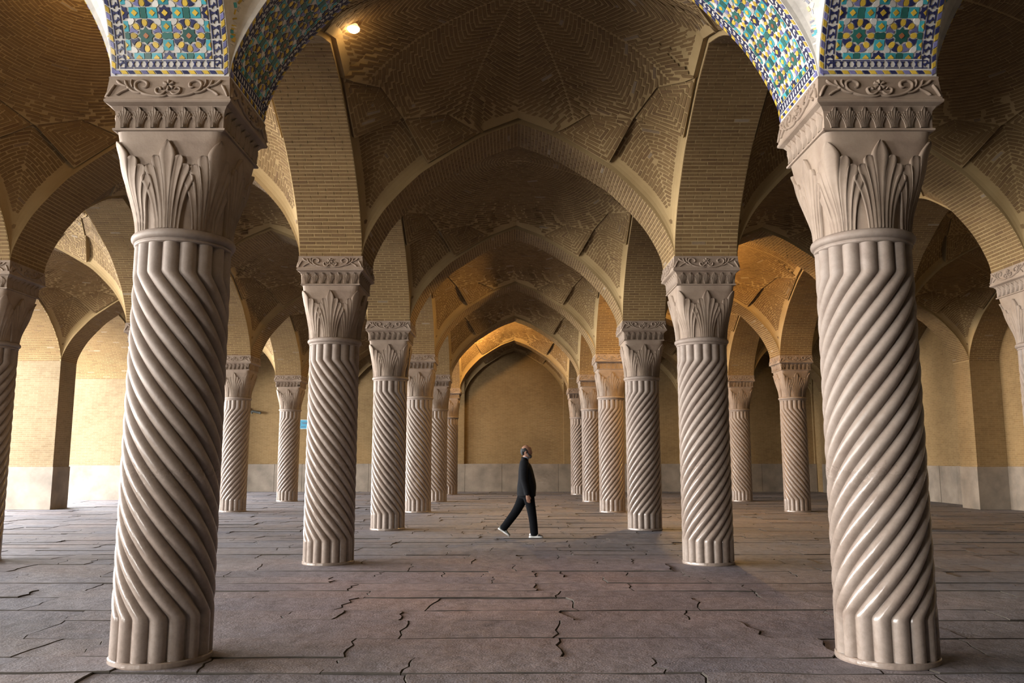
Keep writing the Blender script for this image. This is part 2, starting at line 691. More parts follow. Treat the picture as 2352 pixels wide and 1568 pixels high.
def ruled(fa, fb, lev, pitch=.058, blen=.21, pos=None, mn=.05):
    """bricks in rows from curve fa(p) to curve fb(p), p 0..1 in (s,t); rows evenly spaced along the surface"""
    pos = pos or REF.P
    p = np.linspace(0, 1, 80)
    a = np.array([fa(x) for x in p])
    b = np.array([fb(x) for x in p])
    m = (a + b) / 2
    P = pos(m[:, 0], m[:, 1])
    cum = np.concatenate([[0], np.cumsum(np.linalg.norm(np.diff(P, axis=0), axis=1))])
    out = []
    rows = np.arange(pitch * .55, cum[-1], pitch)
    for k, d in enumerate(rows):
        x = np.interp(d, cum, p)
        pa, pb = np.array(fa(x)), np.array(fb(x))
        q = np.linspace(0, 1, 24)[:, None]
        ln = pa + (pb - pa) * q
        Q = pos(ln[:, 0], ln[:, 1])
        cl = np.concatenate([[0], np.cumsum(np.linalg.norm(np.diff(Q, axis=0), axis=1))])
        tot = cl[-1]
        if tot < mn:
            continue
        e = [0.0]
        x0 = blen * (.5 if k % 2 else 1.0) + rng.uniform(-.1, .1) * blen
        while x0 < tot - mn:
            e.append(x0)
            x0 += blen + rng.uniform(-.1, .1) * blen + .012
        e.append(tot)
        e = np.array(e)
        mid = (e[1:] + e[:-1]) / 2
        L = e[1:] - e[:-1] - .012
        qq = np.interp(mid, cl, q[:, 0])
        dd = pb - pa
        for w, l in zip(qq, L):
            if l > mn * .5:
                c = pa + dd * w
                out.append((c[0], c[1], dd[0], dd[1], l, lev))
    return out


def lerp2(a, b):
    return lambda p: (a[0] + (b[0] - a[0]) * p, a[1] + (b[1] - a[1]) * p)


def sym8(items):
    """spread one octant-pair (around corner +,+, plus its mirror) over the four corners"""
    out = []
    for (s, t, ds, dt, l, lev) in items:
        for a in (1, -1):
            for b in (1, -1):
                out.append((s * a, t * b, ds * a, dt * b, l, lev))
    return out


def panel_layout():
    it = []
    # corner panel, two halves with courses meeting on the diagonal
    it += ruled(lerp2((VB + .01, .972), (.985, .972)), lerp2(VD, (.985, .985)), H_C)
    it += ruled(lerp2((.972, VB + .01), (.972, .985)), lerp2(VD, (.985, .985)), H_C)
    return sym8(it)


K_QUADS = []
for _m in (False, True):
    for _s in (1, -1):
        for _t in (1, -1):
            _q = [(VA, 1), (VB, 1), VD, VE]
            if _m:
                _q = [(y, x) for x, y in _q]
            K_QUADS.append(np.array([(x * _s, y * _t) for x, y in _q]))


def bil3(C, a, b):
    a = np.asarray(a, float)[..., None]
    b = np.asarray(b, float)[..., None]
    return (1 - a) * (1 - b) * C[0] + a * (1 - b) * C[1] + a * b * C[2] + (1 - a) * b * C[3]


def rhomb_corners(V, q):
    """straight-edged rhomb panel: its corners, set proud of the vault surface"""
    O, _, _, Nn = V.frames(q[:, 0], q[:, 1], np.ones(4), np.zeros(4))
    return V.P(q[:, 0], q[:, 1]) + Nn * H_K


def rhomb_layout():
    """courses nested round the centre of a rhomb, in its own (a, b) square"""
    C = rhomb_corners(REF, K_QUADS[0])
    pos = lambda a, b: bil3(C, a, b)
    sq = [(0, 0), (1, 0), (1, 1), (0, 1)]
    it = []
    for k in range(4):
        it += ruled(lerp2(sq[k], (.5, .5)), lerp2(sq[(k + 1) % 4], (.5, .5)), 0, pos=pos)
    return np.array(it)


def _dome_vertices():
    pts = [(1, 0), (1, VA), (VE[1], VE[0]), VD, VE, (VA, 1)]
    full = []
    for k in range(4):
        ca, sa = [(1, 0), (0, 1), (-1, 0), (0, -1)][k]
        full += [(x * ca - y * sa, x * sa + y * ca) for x, y in pts]
    full = np.array(full, float)
    ang = np.mod(np.arctan2(full[:, 1], full[:, 0]) + 1e-9, 2 * math.pi) - 1e-9
    return np.vstack([full, full[:1]]), np.append(ang, 2 * math.pi)


DOME_V, DOME_A = _dome_vertices()


def dome_edge(phi):
    """boundary of the dome star in (s,t): radius at angle phi, side number, fraction along the side"""
    phi = np.mod(phi, 2 * math.pi)
    k = np.clip(np.searchsorted(DOME_A, phi, side='right') - 1, 0, len(DOME_A) - 2)
    p, q = DOME_V[k], DOME_V[k + 1]
    dx, dy = np.cos(phi), np.sin(phi)
    ex, ey = (q - p)[..., 0], (q - p)[..., 1]
    den = dx * ey - dy * ex
    r = (p[..., 0] * ey - p[..., 1] * ex) / den
    w = (p[..., 0] * dy - p[..., 1] * dx) / den
    return r, k, w


def dome_radius(phi):
    return dome_edge(phi)[0]


def dome_shift(V, s, t):
    """pulls the dome's rim from the curved surface to straight sides between its points"""
    s, t = np.asarray(s, float), np.asarray(t, float)
    phi = np.arctan2(t, s)
    r, k, w = dome_edge(phi)
    bs, bt = np.clip(r * np.cos(phi), -1, 1), np.clip(r * np.sin(phi), -1, 1)
    PV = V.P(DOME_V[:, 0], DOME_V[:, 1])
    chord = PV[k] * (1 - w[..., None]) + PV[k + 1] * w[..., None]
    f = np.clip(np.hypot(s, t) / r, 0, 1) ** 6
    return (chord - V.P(bs, bt)) * f[..., None]


def dome_layout(kind):
    it = []
    # arc length along a typical meridian
    rr = np.linspace(0, 1.05, 300)
    ph = math.radians(30)
    sx, ty = np.clip(rr * math.cos(ph), -1, 1), np.clip(rr * math.sin(ph), -1, 1)
    P = REF.P(sx, ty)
    cum = np.concatenate([[0], np.cumsum(np.linalg.norm(np.diff(P, axis=0), axis=1))])
    def inside(r, a):
        return r < dome_radius(np.asarray(a)) - .006

    def runs(mask):
        m = np.concatenate([[0], mask.astype(int), [0]])
        d = np.diff(m)
        return list(zip(np.nonzero(d == 1)[0], np.nonzero(d == -1)[0] - 1))

    def split(a, b, L, off):
        e = [a]
        x = a + L * off + rng.uniform(-.02, .02)
        while x < b - .06:
            if x > a + .05:
                e.append(x)
            x += L + .012 + rng.uniform(-.015, .015)
        e.append(b)
        return [((p + q) / 2, q - p - .012) for p, q in zip(e[:-1], e[1:]) if q - p > .035]

    if kind == 'ring':
        for k, d in enumerate(np.arange(.06, cum[-1], .057)):
            r = np.interp(d, cum, rr)
            R = r * 2.31
            n = max(24, int(2 * math.pi * R / .02))
            a = np.linspace(0, 2 * math.pi, n, endpoint=False) + .2
            for i0, i1 in runs(inside(r, a)):
                if i1 > i0:
                    for m_, l in split(a[i0] * R, a[i1] * R, .21, rng.uniform(.3, 1)):
                        q = m_ / R
                        it.append((r * math.cos(q), r * math.sin(q), -math.sin(q), math.cos(q), l, H_D))
    else:
        nsec = 16
        al = math.radians(33)
        half = math.pi / nsec
        pitch = .057 / math.cos(al)
        w = np.arange(-1.6, 1.6, .012)
        for sc in range(nsec):
            pc = (sc + .5) * 2 * math.pi / nsec
            sg = 1 if sc % 2 else -1
            for k in range(-16, int(cum[-1] / pitch) + 18):
                wc = w * math.cos(al)
                d = k * pitch + sg * w * math.sin(al)
                r = np.interp(d, cum, rr)
                ok = (d > .05) & (d < cum[-1]) & (np.abs(wc) < math.tan(half) * r * 2.31)
                a = pc + wc / np.maximum(r * 2.31, .05)
                ok &= inside(r, a)
                for i0, i1 in runs(ok):
                    if i1 <= i0:
                        continue
                    for m_, l in split(w[i0], w[i1], .21, .5 if k % 2 else 1.0):
                        dd = k * pitch + sg * m_ * math.sin(al)
                        r1 = float(np.interp(dd, cum, rr))
                        q = pc + m_ * math.cos(al) / max(r1 * 2.31, .05)
                        tx = -math.sin(q) * math.cos(al) + math.cos(q) * sg * math.sin(al)
                        ty_ = math.cos(q) * math.cos(al) + math.sin(q) * sg * math.sin(al)
                        it.append((r1 * math.cos(q), r1 * math.sin(q), tx, ty_, l, H_D))
    return it


PANELS = np.array(panel_layout())
RHOMB = rhomb_layout()
DOMES = {'ring': np.array(dome_layout('ring')), 'chevron': np.array(dome_layout('chevron'))}


def vault_plates(V):
    """mortar beds: base surface, eight rhomb plates and the dome plate with its edge"""
    q = np.linspace(-1, 1, 49)
    s = np.sin(q * math.pi / 2) * .35 + np.sign(q) * (1 - (1 - np.abs(q)) ** 1.5) * .65
    S, T = np.meshgrid(s, s, indexing='ij')
    Vs = [V.P(S, T).reshape(-1, 3)]
    Fs = [grid_faces(49, 49)]
    off = 49 * 49

    def plate(S, T, h, closed=False):
        nonlocal off
        O, _, _, Nn = V.frames(S.ravel(), T.ravel(), np.ones(S.size), np.zeros(S.size))
        O = V.P(S.ravel(), T.ravel()) + dome_shift(V, S.ravel(), T.ravel())
        n, m = S.shape
        top = O + Nn * h
        Vs.append(top)
        Fs.append(grid_faces(n, m, closed) + off)
        off += n * m
        # edge
        if closed:
            ring = np.arange(m) + (n - 1) * m
        else:
            ring = np.concatenate([np.arange(m), np.arange(1, n) * m + m - 1, (n - 1) * m + np.arange(m - 2, -1, -1), np.arange(n - 2, 0, -1) * m])
        k = len(ring)
        e = np.vstack([top[ring], (O - Nn * .10)[ring]])
        Vs.append(e)
        i = np.arange(k)
        j = (i + 1) % k
        Fs.append(np.stack([i, j, j + k, i + k], -1) + off)
        off += 2 * k

    for q in K_QUADS:
        C = rhomb_corners(V, q)
        e1, e2 = C[1] - C[0], C[3] - C[0]
        nn = np.cross(e1, e2)
        nn /= np.linalg.norm(nn)
        if nn[2] > 0:
            nn = -nn
        g = np.linspace(0, 1, 4)
        a, b = np.meshgrid(g, g, indexing='ij')
        Vs.append(bil3(C, a.ravel(), b.ravel()))
        Fs.append(grid_faces(4, 4) + off)
        off += 16
        Vs.append(np.vstack([C, C - nn * .16]))
        Fs.append(np.array([[k, (k + 1) % 4, (k + 1) % 4 + 4, k + 4] for k in range(4)]) + off)
        off += 8
    key = [0, math.atan2(VA, 1), math.atan2(VE[0], VE[1]), math.pi / 4, math.atan2(VE[1], VE[0]), math.atan2(1, VA), math.pi / 2]
    ph = np.concatenate([np.linspace(key[k], key[k + 1], 5)[:-1] for k in range(6)])
    ph = np.concatenate([ph + k * math.pi / 2 for k in range(4)])
    R = np.minimum(dome_radius(ph), 1 / np.maximum(np.abs(np.cos(ph)), np.abs(np.sin(ph))))
    f = np.linspace(.002, 1, 22)
    S = f[:, None] * R * np.cos(ph)
    T = f[:, None] * R * np.sin(ph)
    plate(S, T, H_D, True)
    return np.vstack(Vs), np.vstack(Fs)


def bay_quad(i, r):
    h = A_W / 2
    return [node(i, r) + (h, h), node(i + 1, r) + (-h, h), node(i + 1, r + 1) + (-h, -h), node(i, r + 1) + (h, -h)]


def brick_vault(i, r, label, kind='ring', single=0):
    Vv = VaultSurf(bay_quad(i, r))
    V, F = vault_plates(Vv)
    o = link('ceiling', mesh_np('ceiling', V, F, MORTAR))
    tag(o, label, 'vault', kind='structure')
    D_ = DOMES[kind]
    g1 = Vv.frames(PANELS[:, 0], PANELS[:, 1], PANELS[:, 2], PANELS[:, 3])
    O2, T2, B2, N2 = Vv.frames(D_[:, 0], D_[:, 1], D_[:, 2], D_[:, 3])
    O2 = O2 + dome_shift(Vv, D_[:, 0], D_[:, 1]) + N2 * H_D
    Os, Ts, Bs, Ns, Ls = [g1[0], O2], [g1[1], T2], [g1[2], B2], [g1[3], N2], [PANELS[:, 4], D_[:, 4]]
    for q in K_QUADS:
        C = rhomb_corners(Vv, q)
        a, b = RHOMB[:, 0], RHOMB[:, 1]
        e = .01
        da = bil3(C, a + e, b) - bil3(C, a - e, b)
        db = bil3(C, a, b + e) - bil3(C, a, b - e)
        nn = np.cross(da, db)
        nn /= np.linalg.norm(nn, axis=1, keepdims=True)
        nn = np.where(nn[:, 2:3] > 0, -nn, nn)
        tt = da * RHOMB[:, 2:3] + db * RHOMB[:, 3:4]
        tt /= np.linalg.norm(tt, axis=1, keepdims=True)
        Os.append(bil3(C, a, b)); Ts.append(tt); Bs.append(np.cross(nn, tt)); Ns.append(nn); Ls.append(RHOMB[:, 4])
    O, T, B, Nn, LL = np.vstack(Os), np.vstack(Ts), np.vstack(Bs), np.vstack(Ns), np.concatenate(Ls)
    n = len(O)
    lay_bricks(o, O, T, B, Nn, LL, .044 + rng.uniform(-.003, .003, n), .0035 + rng.uniform(0, .0025, n), single)
    return o

# ------------------------------------------------------------------ mosaic arches
def star(n, ro, ri, rot=0.0):
    a = np.arange(2 * n) * math.pi / n + rot
    r = np.where(np.arange(2 * n) % 2 == 0, ro, ri)
    return np.stack([r * np.cos(a), r * np.sin(a)], -1)


def rot2(P, a):
    c, s = math.cos(a), math.sin(a)
    return np.asarray(P) @ np.array([[c, s], [-s, c]])


def clip_x(P, lim, keep_less):
    out = []
    n = len(P)
    for k in range(n):
        a, b = P[k], P[(k + 1) % n]
        ia = (a[0] <= lim) if keep_less else (a[0] >= lim)
        ib = (b[0] <= lim) if keep_less else (b[0] >= lim)
        if ia: out.append(a)
        if ia != ib:
            w = (lim - a[0]) / (b[0] - a[0])
            out.append(a + (b - a) * w)
    return np.array(out)


PC = .325
TILE_MATS = [WHITE_T, TURQ, NAVY, YELLOW, GREEN, RUST, LILAC]
MW, MT, MN, MY, MG, MR, ML = range(7)
_petal = [(.20, 0), (.235, .048), (.30, .066), (.35, .04), (.365, 0), (.35, -.04), (.30, -.066), (.235, -.048)]
_bow = [(.195, .030), (.24, .026), (.285, .035), (.33, .055), (.365, .085), (.385, .0), (.365, -.085), (.33, -.055), (.285, -.035), (.24, -.026), (.195, -.030)]
_kite = [(.375, 0), (.395, .075), (.44, .095), (.515, .03), (.515, -.03), (.44, -.095), (.395, -.075)]
_bow2 = [(-.125, .06), (-.07, .082), (0, .066), (.07, .082), (.125, .06), (.125, -.06), (.07, -.082), (0, -.066), (-.07, -.082), (-.125, -.06)]


def mosaic_pieces(length):
    """(polygon about its own centre, x across, y up, material, level) of a field two rosettes wide"""
    out = []
    done = set()

    def put(P, cx, cy, m, lev):
        P = np.asarray(P, float) * PC
        X, Y = cx * PC, cy * PC
        key = (round(X, 3), round(Y, 3), m, lev, round(float(np.abs(P[:, 0]).max()), 4), round(float(P[0, 0]), 4), round(float(P[0, 1]), 4))
        if key in done:
            return
        done.add(key)
        lo, hi = -PC + .004, PC - .004
        Q = P + (X, Y)
        if Q[:, 0].max() > hi: Q = clip_x(Q, hi, True)
        if len(Q) and Q[:, 0].min() < lo: Q = clip_x(Q, lo, False)
        if len(Q) and Q[:, 1].min() < -.006:
            Q = clip_x(Q[:, ::-1], -.006, False)
            Q = Q[:, ::-1] if len(Q) else Q
        if len(Q) < 3 or np.ptp(Q[:, 1]) < .008 or Q[:, 0].max() - Q[:, 0].min() < .008:
            return
        c = (Q.max(0) + Q.min(0)) / 2
        out.append((Q - c, c[0], c[1], m, lev))

    ny = int(length / PC)
    for jy in range(ny + 1):
        for ix in (-.5, .5):
            cx, cy = ix, jy + .5
            put(star(4, .07, .055), cx, cy, MR, 2)
            put(star(8, .197, .145), cx, cy, MG, 1)
            for k in range(8):
                a = k * math.pi / 4
                p = rot2(_petal, a)
                put(p, cx, cy, MY, 1)
                put(rot2(_bow, a + math.pi / 8), cx, cy, MN if (k + jy) % 3 else ML, 1)
                if k % 2:
                    put(rot2(_kite, a), cx, cy, MW, 1)
            for dx in (-.5, .5):
                put(_bow2, cx + dx, cy, MG, 1)
                for dy in (-.205, .205):
                    put(star(4, .165, .122, math.pi / 4), cx + dx, cy + dy, MT, 1)
                    put(star(4, .078, .056), cx + dx, cy + dy, MY, 2)
                for dy in (-.5, .5):
                    put(star(8, .172, .128), cx + dx, cy + dy, MN, 1)
                    put(star(4, .078, .056), cx + dx, cy + dy, MY, 2)
            for dy in (-.5, .5):
                put(rot2(_bow2, math.pi / 2), cx, cy + dy, MG, 1)
                for dx in (-.205, .205):
                    put(star(4, .165, .122, math.pi / 4), cx + dx, cy + dy, MT, 1)
                    put(star(4, .078, .056), cx + dx, cy + dy, MY, 2)
    return out


def rect(w, h):
    return np.array([(-w / 2, -h / 2), (w / 2, -h / 2), (w / 2, h / 2), (-w / 2, h / 2)])


_btie = np.array([(-.021, -.016), (-.007, -.006), (.007, -.006), (.021, -.016), (.021, .016), (.007, .006), (-.007, .006), (-.021, .016)])
_slant = np.array([(-.014, -.031), (.014, -.011), (.014, .031), (-.014, .011)])


def mosaic_all(length, F0=.14):
    """all the pieces of one side of a mosaic arch: field and borders; y is measured from the springing"""
    out = [(p, x, y + F0, m, l) for p, x, y, m, l in mosaic_pieces(length - F0)]
    for sg in (-1, 1):
        y = .10
        k = 0
        while y < length:
            out.append((_btie if k % 2 else rot2(_btie, .6), sg * .3685, y, MN, 1))
            y += .052
            k += 1
        for y in np.arange(.06, length, .11):
            out.append((rect(.007, .1), sg * .340, y + .05, MN, 1))
            out.append((rect(.007, .1), sg * .398, y + .05, MN, 1))
        for k, y in enumerate(np.arange(.04, length, .05)):
            out.append((_slant * (sg, 1), sg * .428, y, MY if k % 2 else (MN if k % 4 else ML), 1))
    for k, x in enumerate(np.arange(-.33, .34, .052)):
        out.append((rot2(_btie, math.pi / 2), x, .095, MN, 1))
    for x in np.arange(-.33, .34, .11):
        out.append((rect(.1, .007), x, .122, MN, 1))
        out.append((rect(.1, .007), x, .066, MN, 1))
    for k, x in enumerate(np.arange(-.40, .41, .052)):
        out.append((rot2(_slant, math.pi / 2), x, .034, MY if k % 2 else (MN if k % 4 else ML), 1))
    return out


_tile_cache = {}


def prism(P, h, inset=.0015):
    P = np.asarray(P)
    if np.sum(P[:, 0] * np.roll(P[:, 1], -1) - P[:, 1] * np.roll(P[:, 0], -1)) < 0:
        P = P[::-1]
    n = len(P)
    c = P.mean(0)
    d = P - c
    top = c + d * (1 - inset / np.maximum(np.linalg.norm(d, axis=1, keepdims=True), .004))
    V = np.vstack([np.column_stack([P, np.full(n, -.002)]), np.column_stack([top, np.full(n, h)])])
    F = [list(range(n, 2 * n))] + [[k, (k + 1) % n, n + (k + 1) % n, n + k] for k in range(n)]
    return V, F


def mosaic_arch(c, label, group, single=300, sides=(0, 1), limit=9.9, name='mosaic_arch'):
    A = ArchSurf(c)
    o = link(name, arch_strip_mesh(name, A, GROUT))
    tag(o, label, 'arch', group)
    length = min(A.half_len - .02, limit)
    items = mosaic_all(length)
    rec = []
    for side in sides:
        for (P, x, y, m, lev) in items:
            rec.append((P, x, y, m, lev, side))
    xs = np.array([r[1] for r in rec])
    ys = np.array([r[2] for r in rec])
    sd = np.array([r[5] for r in rec])
    u = np.where(sd == 0, ys, 2 * A.half_len - ys)
    s = A.s_of_u(u)
    v = xs / A.width * 2
    O, Ts, Tv, Nn = A.frames(s, v)
    Y = np.where((sd == 0)[:, None], Ts, -Ts)
    X = np.cross(Y, Nn)
    sc = visible_score(O, Nn)
    size = np.array([np.ptp(r[0], axis=0).prod() for r in rec])
    sc = sc * size
    order = np.argsort(-sc)[:single]
    pick = np.zeros(len(rec), bool)
    pick[order[sc[order] > 0]] = True
    VV, FF, MM, TT, off = [], [], [], [], 0
    for k, (P, x, y, m, lev, side) in enumerate(rec):
        h = .006 + .0035 * (lev - 1)
        if pick[k]:
            key = (m, lev, tuple(np.round(P, 4).ravel()))
            me = _tile_cache.get(key)
            if me is None:
                V, F = prism(P, h)
                me = _tile_cache[key] = mesh_np('tile', V, F, TILE_MATS[m])
            M = Matrix(((X[k, 0], Y[k, 0], Nn[k, 0], O[k, 0]), (X[k, 1], Y[k, 1], Nn[k, 1], O[k, 1]), (X[k, 2], Y[k, 2], Nn[k, 2], O[k, 2]), (0, 0, 0, 1)))
            link('tile', me, o, mat=M)
        else:
            V, F = prism(P, h)
            W = O[k] + V[:, 0:1] * X[k] + V[:, 1:2] * Y[k] + V[:, 2:3] * Nn[k]
            VV.append(W)
            t = rng.random()
            for f in F:
                FF.append([i + off for i in f])
                MM.append(m)
                TT.append(t)
            off += len(W)
    if VV:
        me = mesh_np('tilework', np.vstack(VV), FF, TILE_MATS, MM, tone=TT)
        tag(link('tilework', me, o), kind='stuff')
    return o


# ------------------------------------------------------------------ columns
def ribbon(acc, path, width, height, mapf, prof_h=(1, .62, .72, .62, 1), closed_tip=True):
    """a raised band along a path in the (x, z) plane of a surface; mapf(x, z, h) gives points"""
    P = np.asarray(path, float)
    n = len(P)
    T = np.gradient(P, axis=0)
    T /= np.maximum(np.linalg.norm(T, axis=1, keepdims=True), 1e-9)
    Nn = np.stack([-T[:, 1], T[:, 0]], -1)
    w = np.broadcast_to(width, n)
    hh = np.broadcast_to(height, n)
    xi = [-1.04, -1, -.5, 0, .5, 1, 1.04]
    hp = [None] + list(prof_h) + [None]
    rows = []
    for k in range(n):
        for x, h in zip(xi, hp):
            p = P[k] + Nn[k] * (x * w[k])
            rows.append(mapf(p[0], p[1], -.008 if h is None else h * hh[k]))
    acc.add(rows, grid_faces(n, 7))


def bez(p0, p1, p2, t):
    t = np.asarray(t)[:, None]
    return (1 - t) ** 2 * np.array(p0) + 2 * t * (1 - t) * np.array(p1) + t * t * np.array(p2)


BELL_Z0, BELL_Z1 = NECK, 3.935


def bell_half(z):
    t = np.clip((z - BELL_Z0) / (BELL_Z1 - BELL_Z0), 0, 1)
    return .343 + .069 * t ** 1.3, 2.0 + 14.0 * t ** 2.4


def bell_point(th, z):
    h, n = bell_half(z)
    c, s = abs(math.cos(th)), abs(math.sin(th))
    r = h / (c ** n + s ** n) ** (1 / n)
    return np.array([r * math.cos(th), r * math.sin(th), z])


_bell_tab = {}


def bell_map(th0, flare=0.0):
    def f(x, z, h):
        zk = round(z, 3)
        if zk not in _bell_tab:
            th = np.linspace(-math.pi / 2, math.pi / 2, 181)
            p = np.array([bell_point(t, z) for t in th])
            d = np.concatenate([[0], np.cumsum(np.linalg.norm(np.diff(p, axis=0), axis=1))])
            _bell_tab[zk] = (th, d - d[90])
        th, d = _bell_tab[zk]
        # arc length measured from th0; the outline repeats every quarter turn
        base = np.interp(th0, th, d)
        t = np.interp(base + x, d, th)
        p = bell_point(t, z)
        e = .01
        tan = bell_point(t + e, z) - bell_point(t - e, z)
        nrm = np.array([tan[1], -tan[0], 0])
        nrm /= np.linalg.norm(nrm)
        return p + nrm * (h + flare * max(0, z - NECK - .25) ** 2)
    return f


def palmette(acc, mapf, z0, H, W, hgt, lobes=3, steps=18):
    tips = [(0, 1), (.098, .825), (.152, .725), (.180, .61)][:lobes + 1]
    order = [i for i in range(lobes, 0, -1)] + [0]
    for i in order:
        for sg in ((1, -1) if i else (1,)):
            tx, ty = tips[i]
            tx *= W * sg
            bx = i * .025 * W * sg
            t = 1 - (1 - np.linspace(0, 1, steps)) ** 1.8
            P = bez((bx, z0), (bx + (tx - bx) * .12, z0 + .6 * ty * H), (tx, z0 + ty * H), t)
            if i == 0:
                w = np.where(t < .80, .012 + .050 * (t / .80) ** 2.2, .062 * (1 - ((t - .80) / .20) ** 1.4))
            else:
                w = .013 + .031 * t ** 1.8
                e = np.clip((t - .87) / .13, 0, 1)
                w = w * np.sqrt(np.maximum(1 - e ** 2, .0))
            w = np.maximum(w * W, .0006)
            ribbon(acc, P, w, hgt + (3 - i) * .0025 * (hgt / .03), mapf)


ABACUS = [(.405, 3.935), (.425, 3.94), (.427, 3.955), (.412, 3.962), (.412, 4.06), (.418, 4.095), (.440, 4.125), (.474, 4.142), (.480, 4.150), (.480, 4.166), (.472, 4.172), (.458, 4.335), (.462, 4.342), (.458, 4.355)]


def abacus_half(z):
    zz = [p[1] for p in ABACUS]
    return np.interp(z, zz, [p[0] for p in ABACUS])


def face_map(rot):
    c, s = math.cos(rot), math.sin(rot)

    def f(x, z, h):
        d = abacus_half(z) + h
        # face looking along +x, then turned
        px, py = d, x
        return np.array([px * c - py * s, px * s + py * c, z])
    return f


def make_shaft(sign):
    xs = np.array([-1, -.95, -.84, -.62, -.32, 0, .32, .62, .84, .95])
    n_r, per = 16, len(xs)
    na = n_r * per
    zs = np.concatenate([[.03, .06, .15, .27], np.linspace(.31, .37, 4), np.linspace(.42, 2.80, 72), np.linspace(2.84, 2.90, 4), [2.96, 3.05, 3.115]])
    z_a, z_b, turn = .34, 2.87, 2 * math.pi * .97
    R0 = .360
    w = math.pi * R0 / n_r
    sag = .040
    rho = (w * w + sag * sag) / (2 * sag)
    x = np.tile(xs, n_r)
    a = (np.repeat(np.arange(n_r), per) + x / 2) * 2 * math.pi / n_r
    depth = rho - np.sqrt(np.maximum(rho ** 2 - (w * x) ** 2, 0))
    V = []
    for z in zs:
        q = np.clip((z - z_a) / (z_b - z_a), 0, 1)
        th = a + sign * turn * q
        r = R0 - depth
        V.append(np.stack([r * np.cos(th), r * np.sin(th), np.full(na, z)], -1))
    return mesh_np('shaft', np.vstack(V), grid_faces(len(zs), na, True), COLSTONE, smooth=True)


SHAFTS = {1: make_shaft(1), -1: make_shaft(-1)}
_v, _f = lathe([(.0, 0), (.364, 0), (.367, .012), (.365, .036), (.359, .044), (.28, .044)], 64)
BASE_ME = mesh_np('base_ring', _v, _f, COLSTONE, smooth=False)
_cp = [(.31, 3.092), (.360, 3.095), (.366, 3.106), (.362, 3.118)] + [(.350 + .040 * math.cos(t), 3.158 + .038 * math.sin(t)) for t in np.linspace(-1.45, 1.45, 9)] + [(.346, 3.198), (.31, 3.20)]
_v, _f = lathe(_cp, 64)
COLLAR_ME = mesh_np('collar', _v, _f, COLSTONE, smooth=True)


def make_bell():
    zs = np.linspace(NECK - .005, BELL_Z1, 18)
    th = np.linspace(0, 2 * math.pi, 96, endpoint=False) + math.pi / 96 * 0
    V = np.array([[bell_point(t, z) for t in th] for z in zs]).reshape(-1, 3)
    return mesh_np('capital', V, grid_faces(len(zs), 96, True), CARVED, smooth=True)


def make_abacus():
    V, n = [], len(ABACUS)
    for h, z in ABACUS:
        V += [(h, h, z), (-h, h, z), (-h, -h, z), (h, -h, z)]
    F = grid_faces(n, 4, True).tolist()
    F.append([0, 3, 2, 1])
    F.append([4 * n - 4, 4 * n - 3, 4 * n - 2, 4 * n - 1])
    return mesh_np('abacus', V, F, CARVED)


BELL_ME, ABACUS_ME = make_bell(), make_abacus()
_a = Acc(); palmette(_a, bell_map(0.0, .0), NECK + .005, .67, .98, .026); LEAF_FACE = _a.mesh('leaf', [CARVED], True)
_a = Acc(); palmette(_a, bell_map(math.pi / 4, .0), NECK + .005, .665, 1.05, .022); LEAF_CORNER = _a.mesh('leaf', [CARVED], True)
_a = Acc(); palmette(_a, face_map(0.0), 3.960, .158, .27, .016, lobes=3, steps=8); LEAF_SMALL = _a.mesh('small_leaf', [CARVED], True)


def scroll_acc(mapf):
    acc = Acc()
    z0 = 4.182

    def stroke(pts, w0, w1, h=.018):
        P = _catmull(np.array(pts, float), 6)
        k = np.linspace(0, 1, len(P))
        w = (w0 + (w1 - w0) * k) * np.sqrt(np.clip(1 - ((k - .5) / .5) ** 8, .02, 1))
        ribbon(acc, P + (0, z0), w, h, mapf, (.25, .85, 1.0, .85, .25))
    for sg in (1, -1):
        m = lambda L: [(sg * x, z) for x, z in L]
        stroke(m([(.0, .012), (.05, .006), (.12, .012), (.19, .03), (.245, .07), (.25, .115), (.21, .137), (.165, .118), (.165, .085), (.195, .08)]), .011, .014)
        stroke(m([(.015, .045), (.05, .022), (.085, .035), (.092, .066), (.066, .078), (.05, .06)]), .010, .011)
        stroke(m([(.20, .03), (.26, .045), (.31, .085), (.335, .14)]), .010, .013)
        stroke(m([(.29, .07), (.345, .045), (.385, .015)]), .010, .013)
        stroke(m([(.31, .085), (.36, .105), (.40, .14)]), .009, .013)
        stroke(m([(.455, .005), (.43, .06), (.405, .10)]), .012, .012)
        stroke(m([(.27, .08), (.285, .115), (.28, .145)]), .008, .010)
    for k in range(6):
        a = k * math.pi / 3 + math.pi / 2
        stroke([(0 + .008 * math.cos(a), .098 + .008 * math.sin(a)), (.024 * math.cos(a), .098 + .024 * math.sin(a)), (.046 * math.cos(a), .098 + .046 * math.sin(a) * .95)], .008, .016, .020)
    return acc


SCROLL_ME = scroll_acc(face_map(0.0)).mesh('scroll_relief', [CARVED], True)
_all = Acc()
SMALL_X = [(-3 + k) * .1135 for k in range(7)]


def joined_small():
    acc = Acc()
    for k in range(4):
        for x in SMALL_X + [-.395, .395]:
            mp = face_map(k * math.pi / 2)
            palmette(acc, (lambda xx: (lambda a, z, h: mp(min(.418, max(-.418, a + xx)), z, h)))(x), 3.960, .158, .27, .016, lobes=2, steps=5)
    return acc.mesh('leaf_band', [CARVED], True)


LEAF_BAND = joined_small()


def turned(a, x=0.0):
    return Matrix.Rotation(a, 4, 'Z') @ Matrix.Translation((0, x, 0))


ORD = ['', 'first', 'second', 'third', 'fourth', 'fifth', 'sixth', 'seventh']
LINE_TXT = {1: 'far-left line', 2: 'line left of the central aisle', 3: 'line right of the central aisle', 4: 'far-right line'}


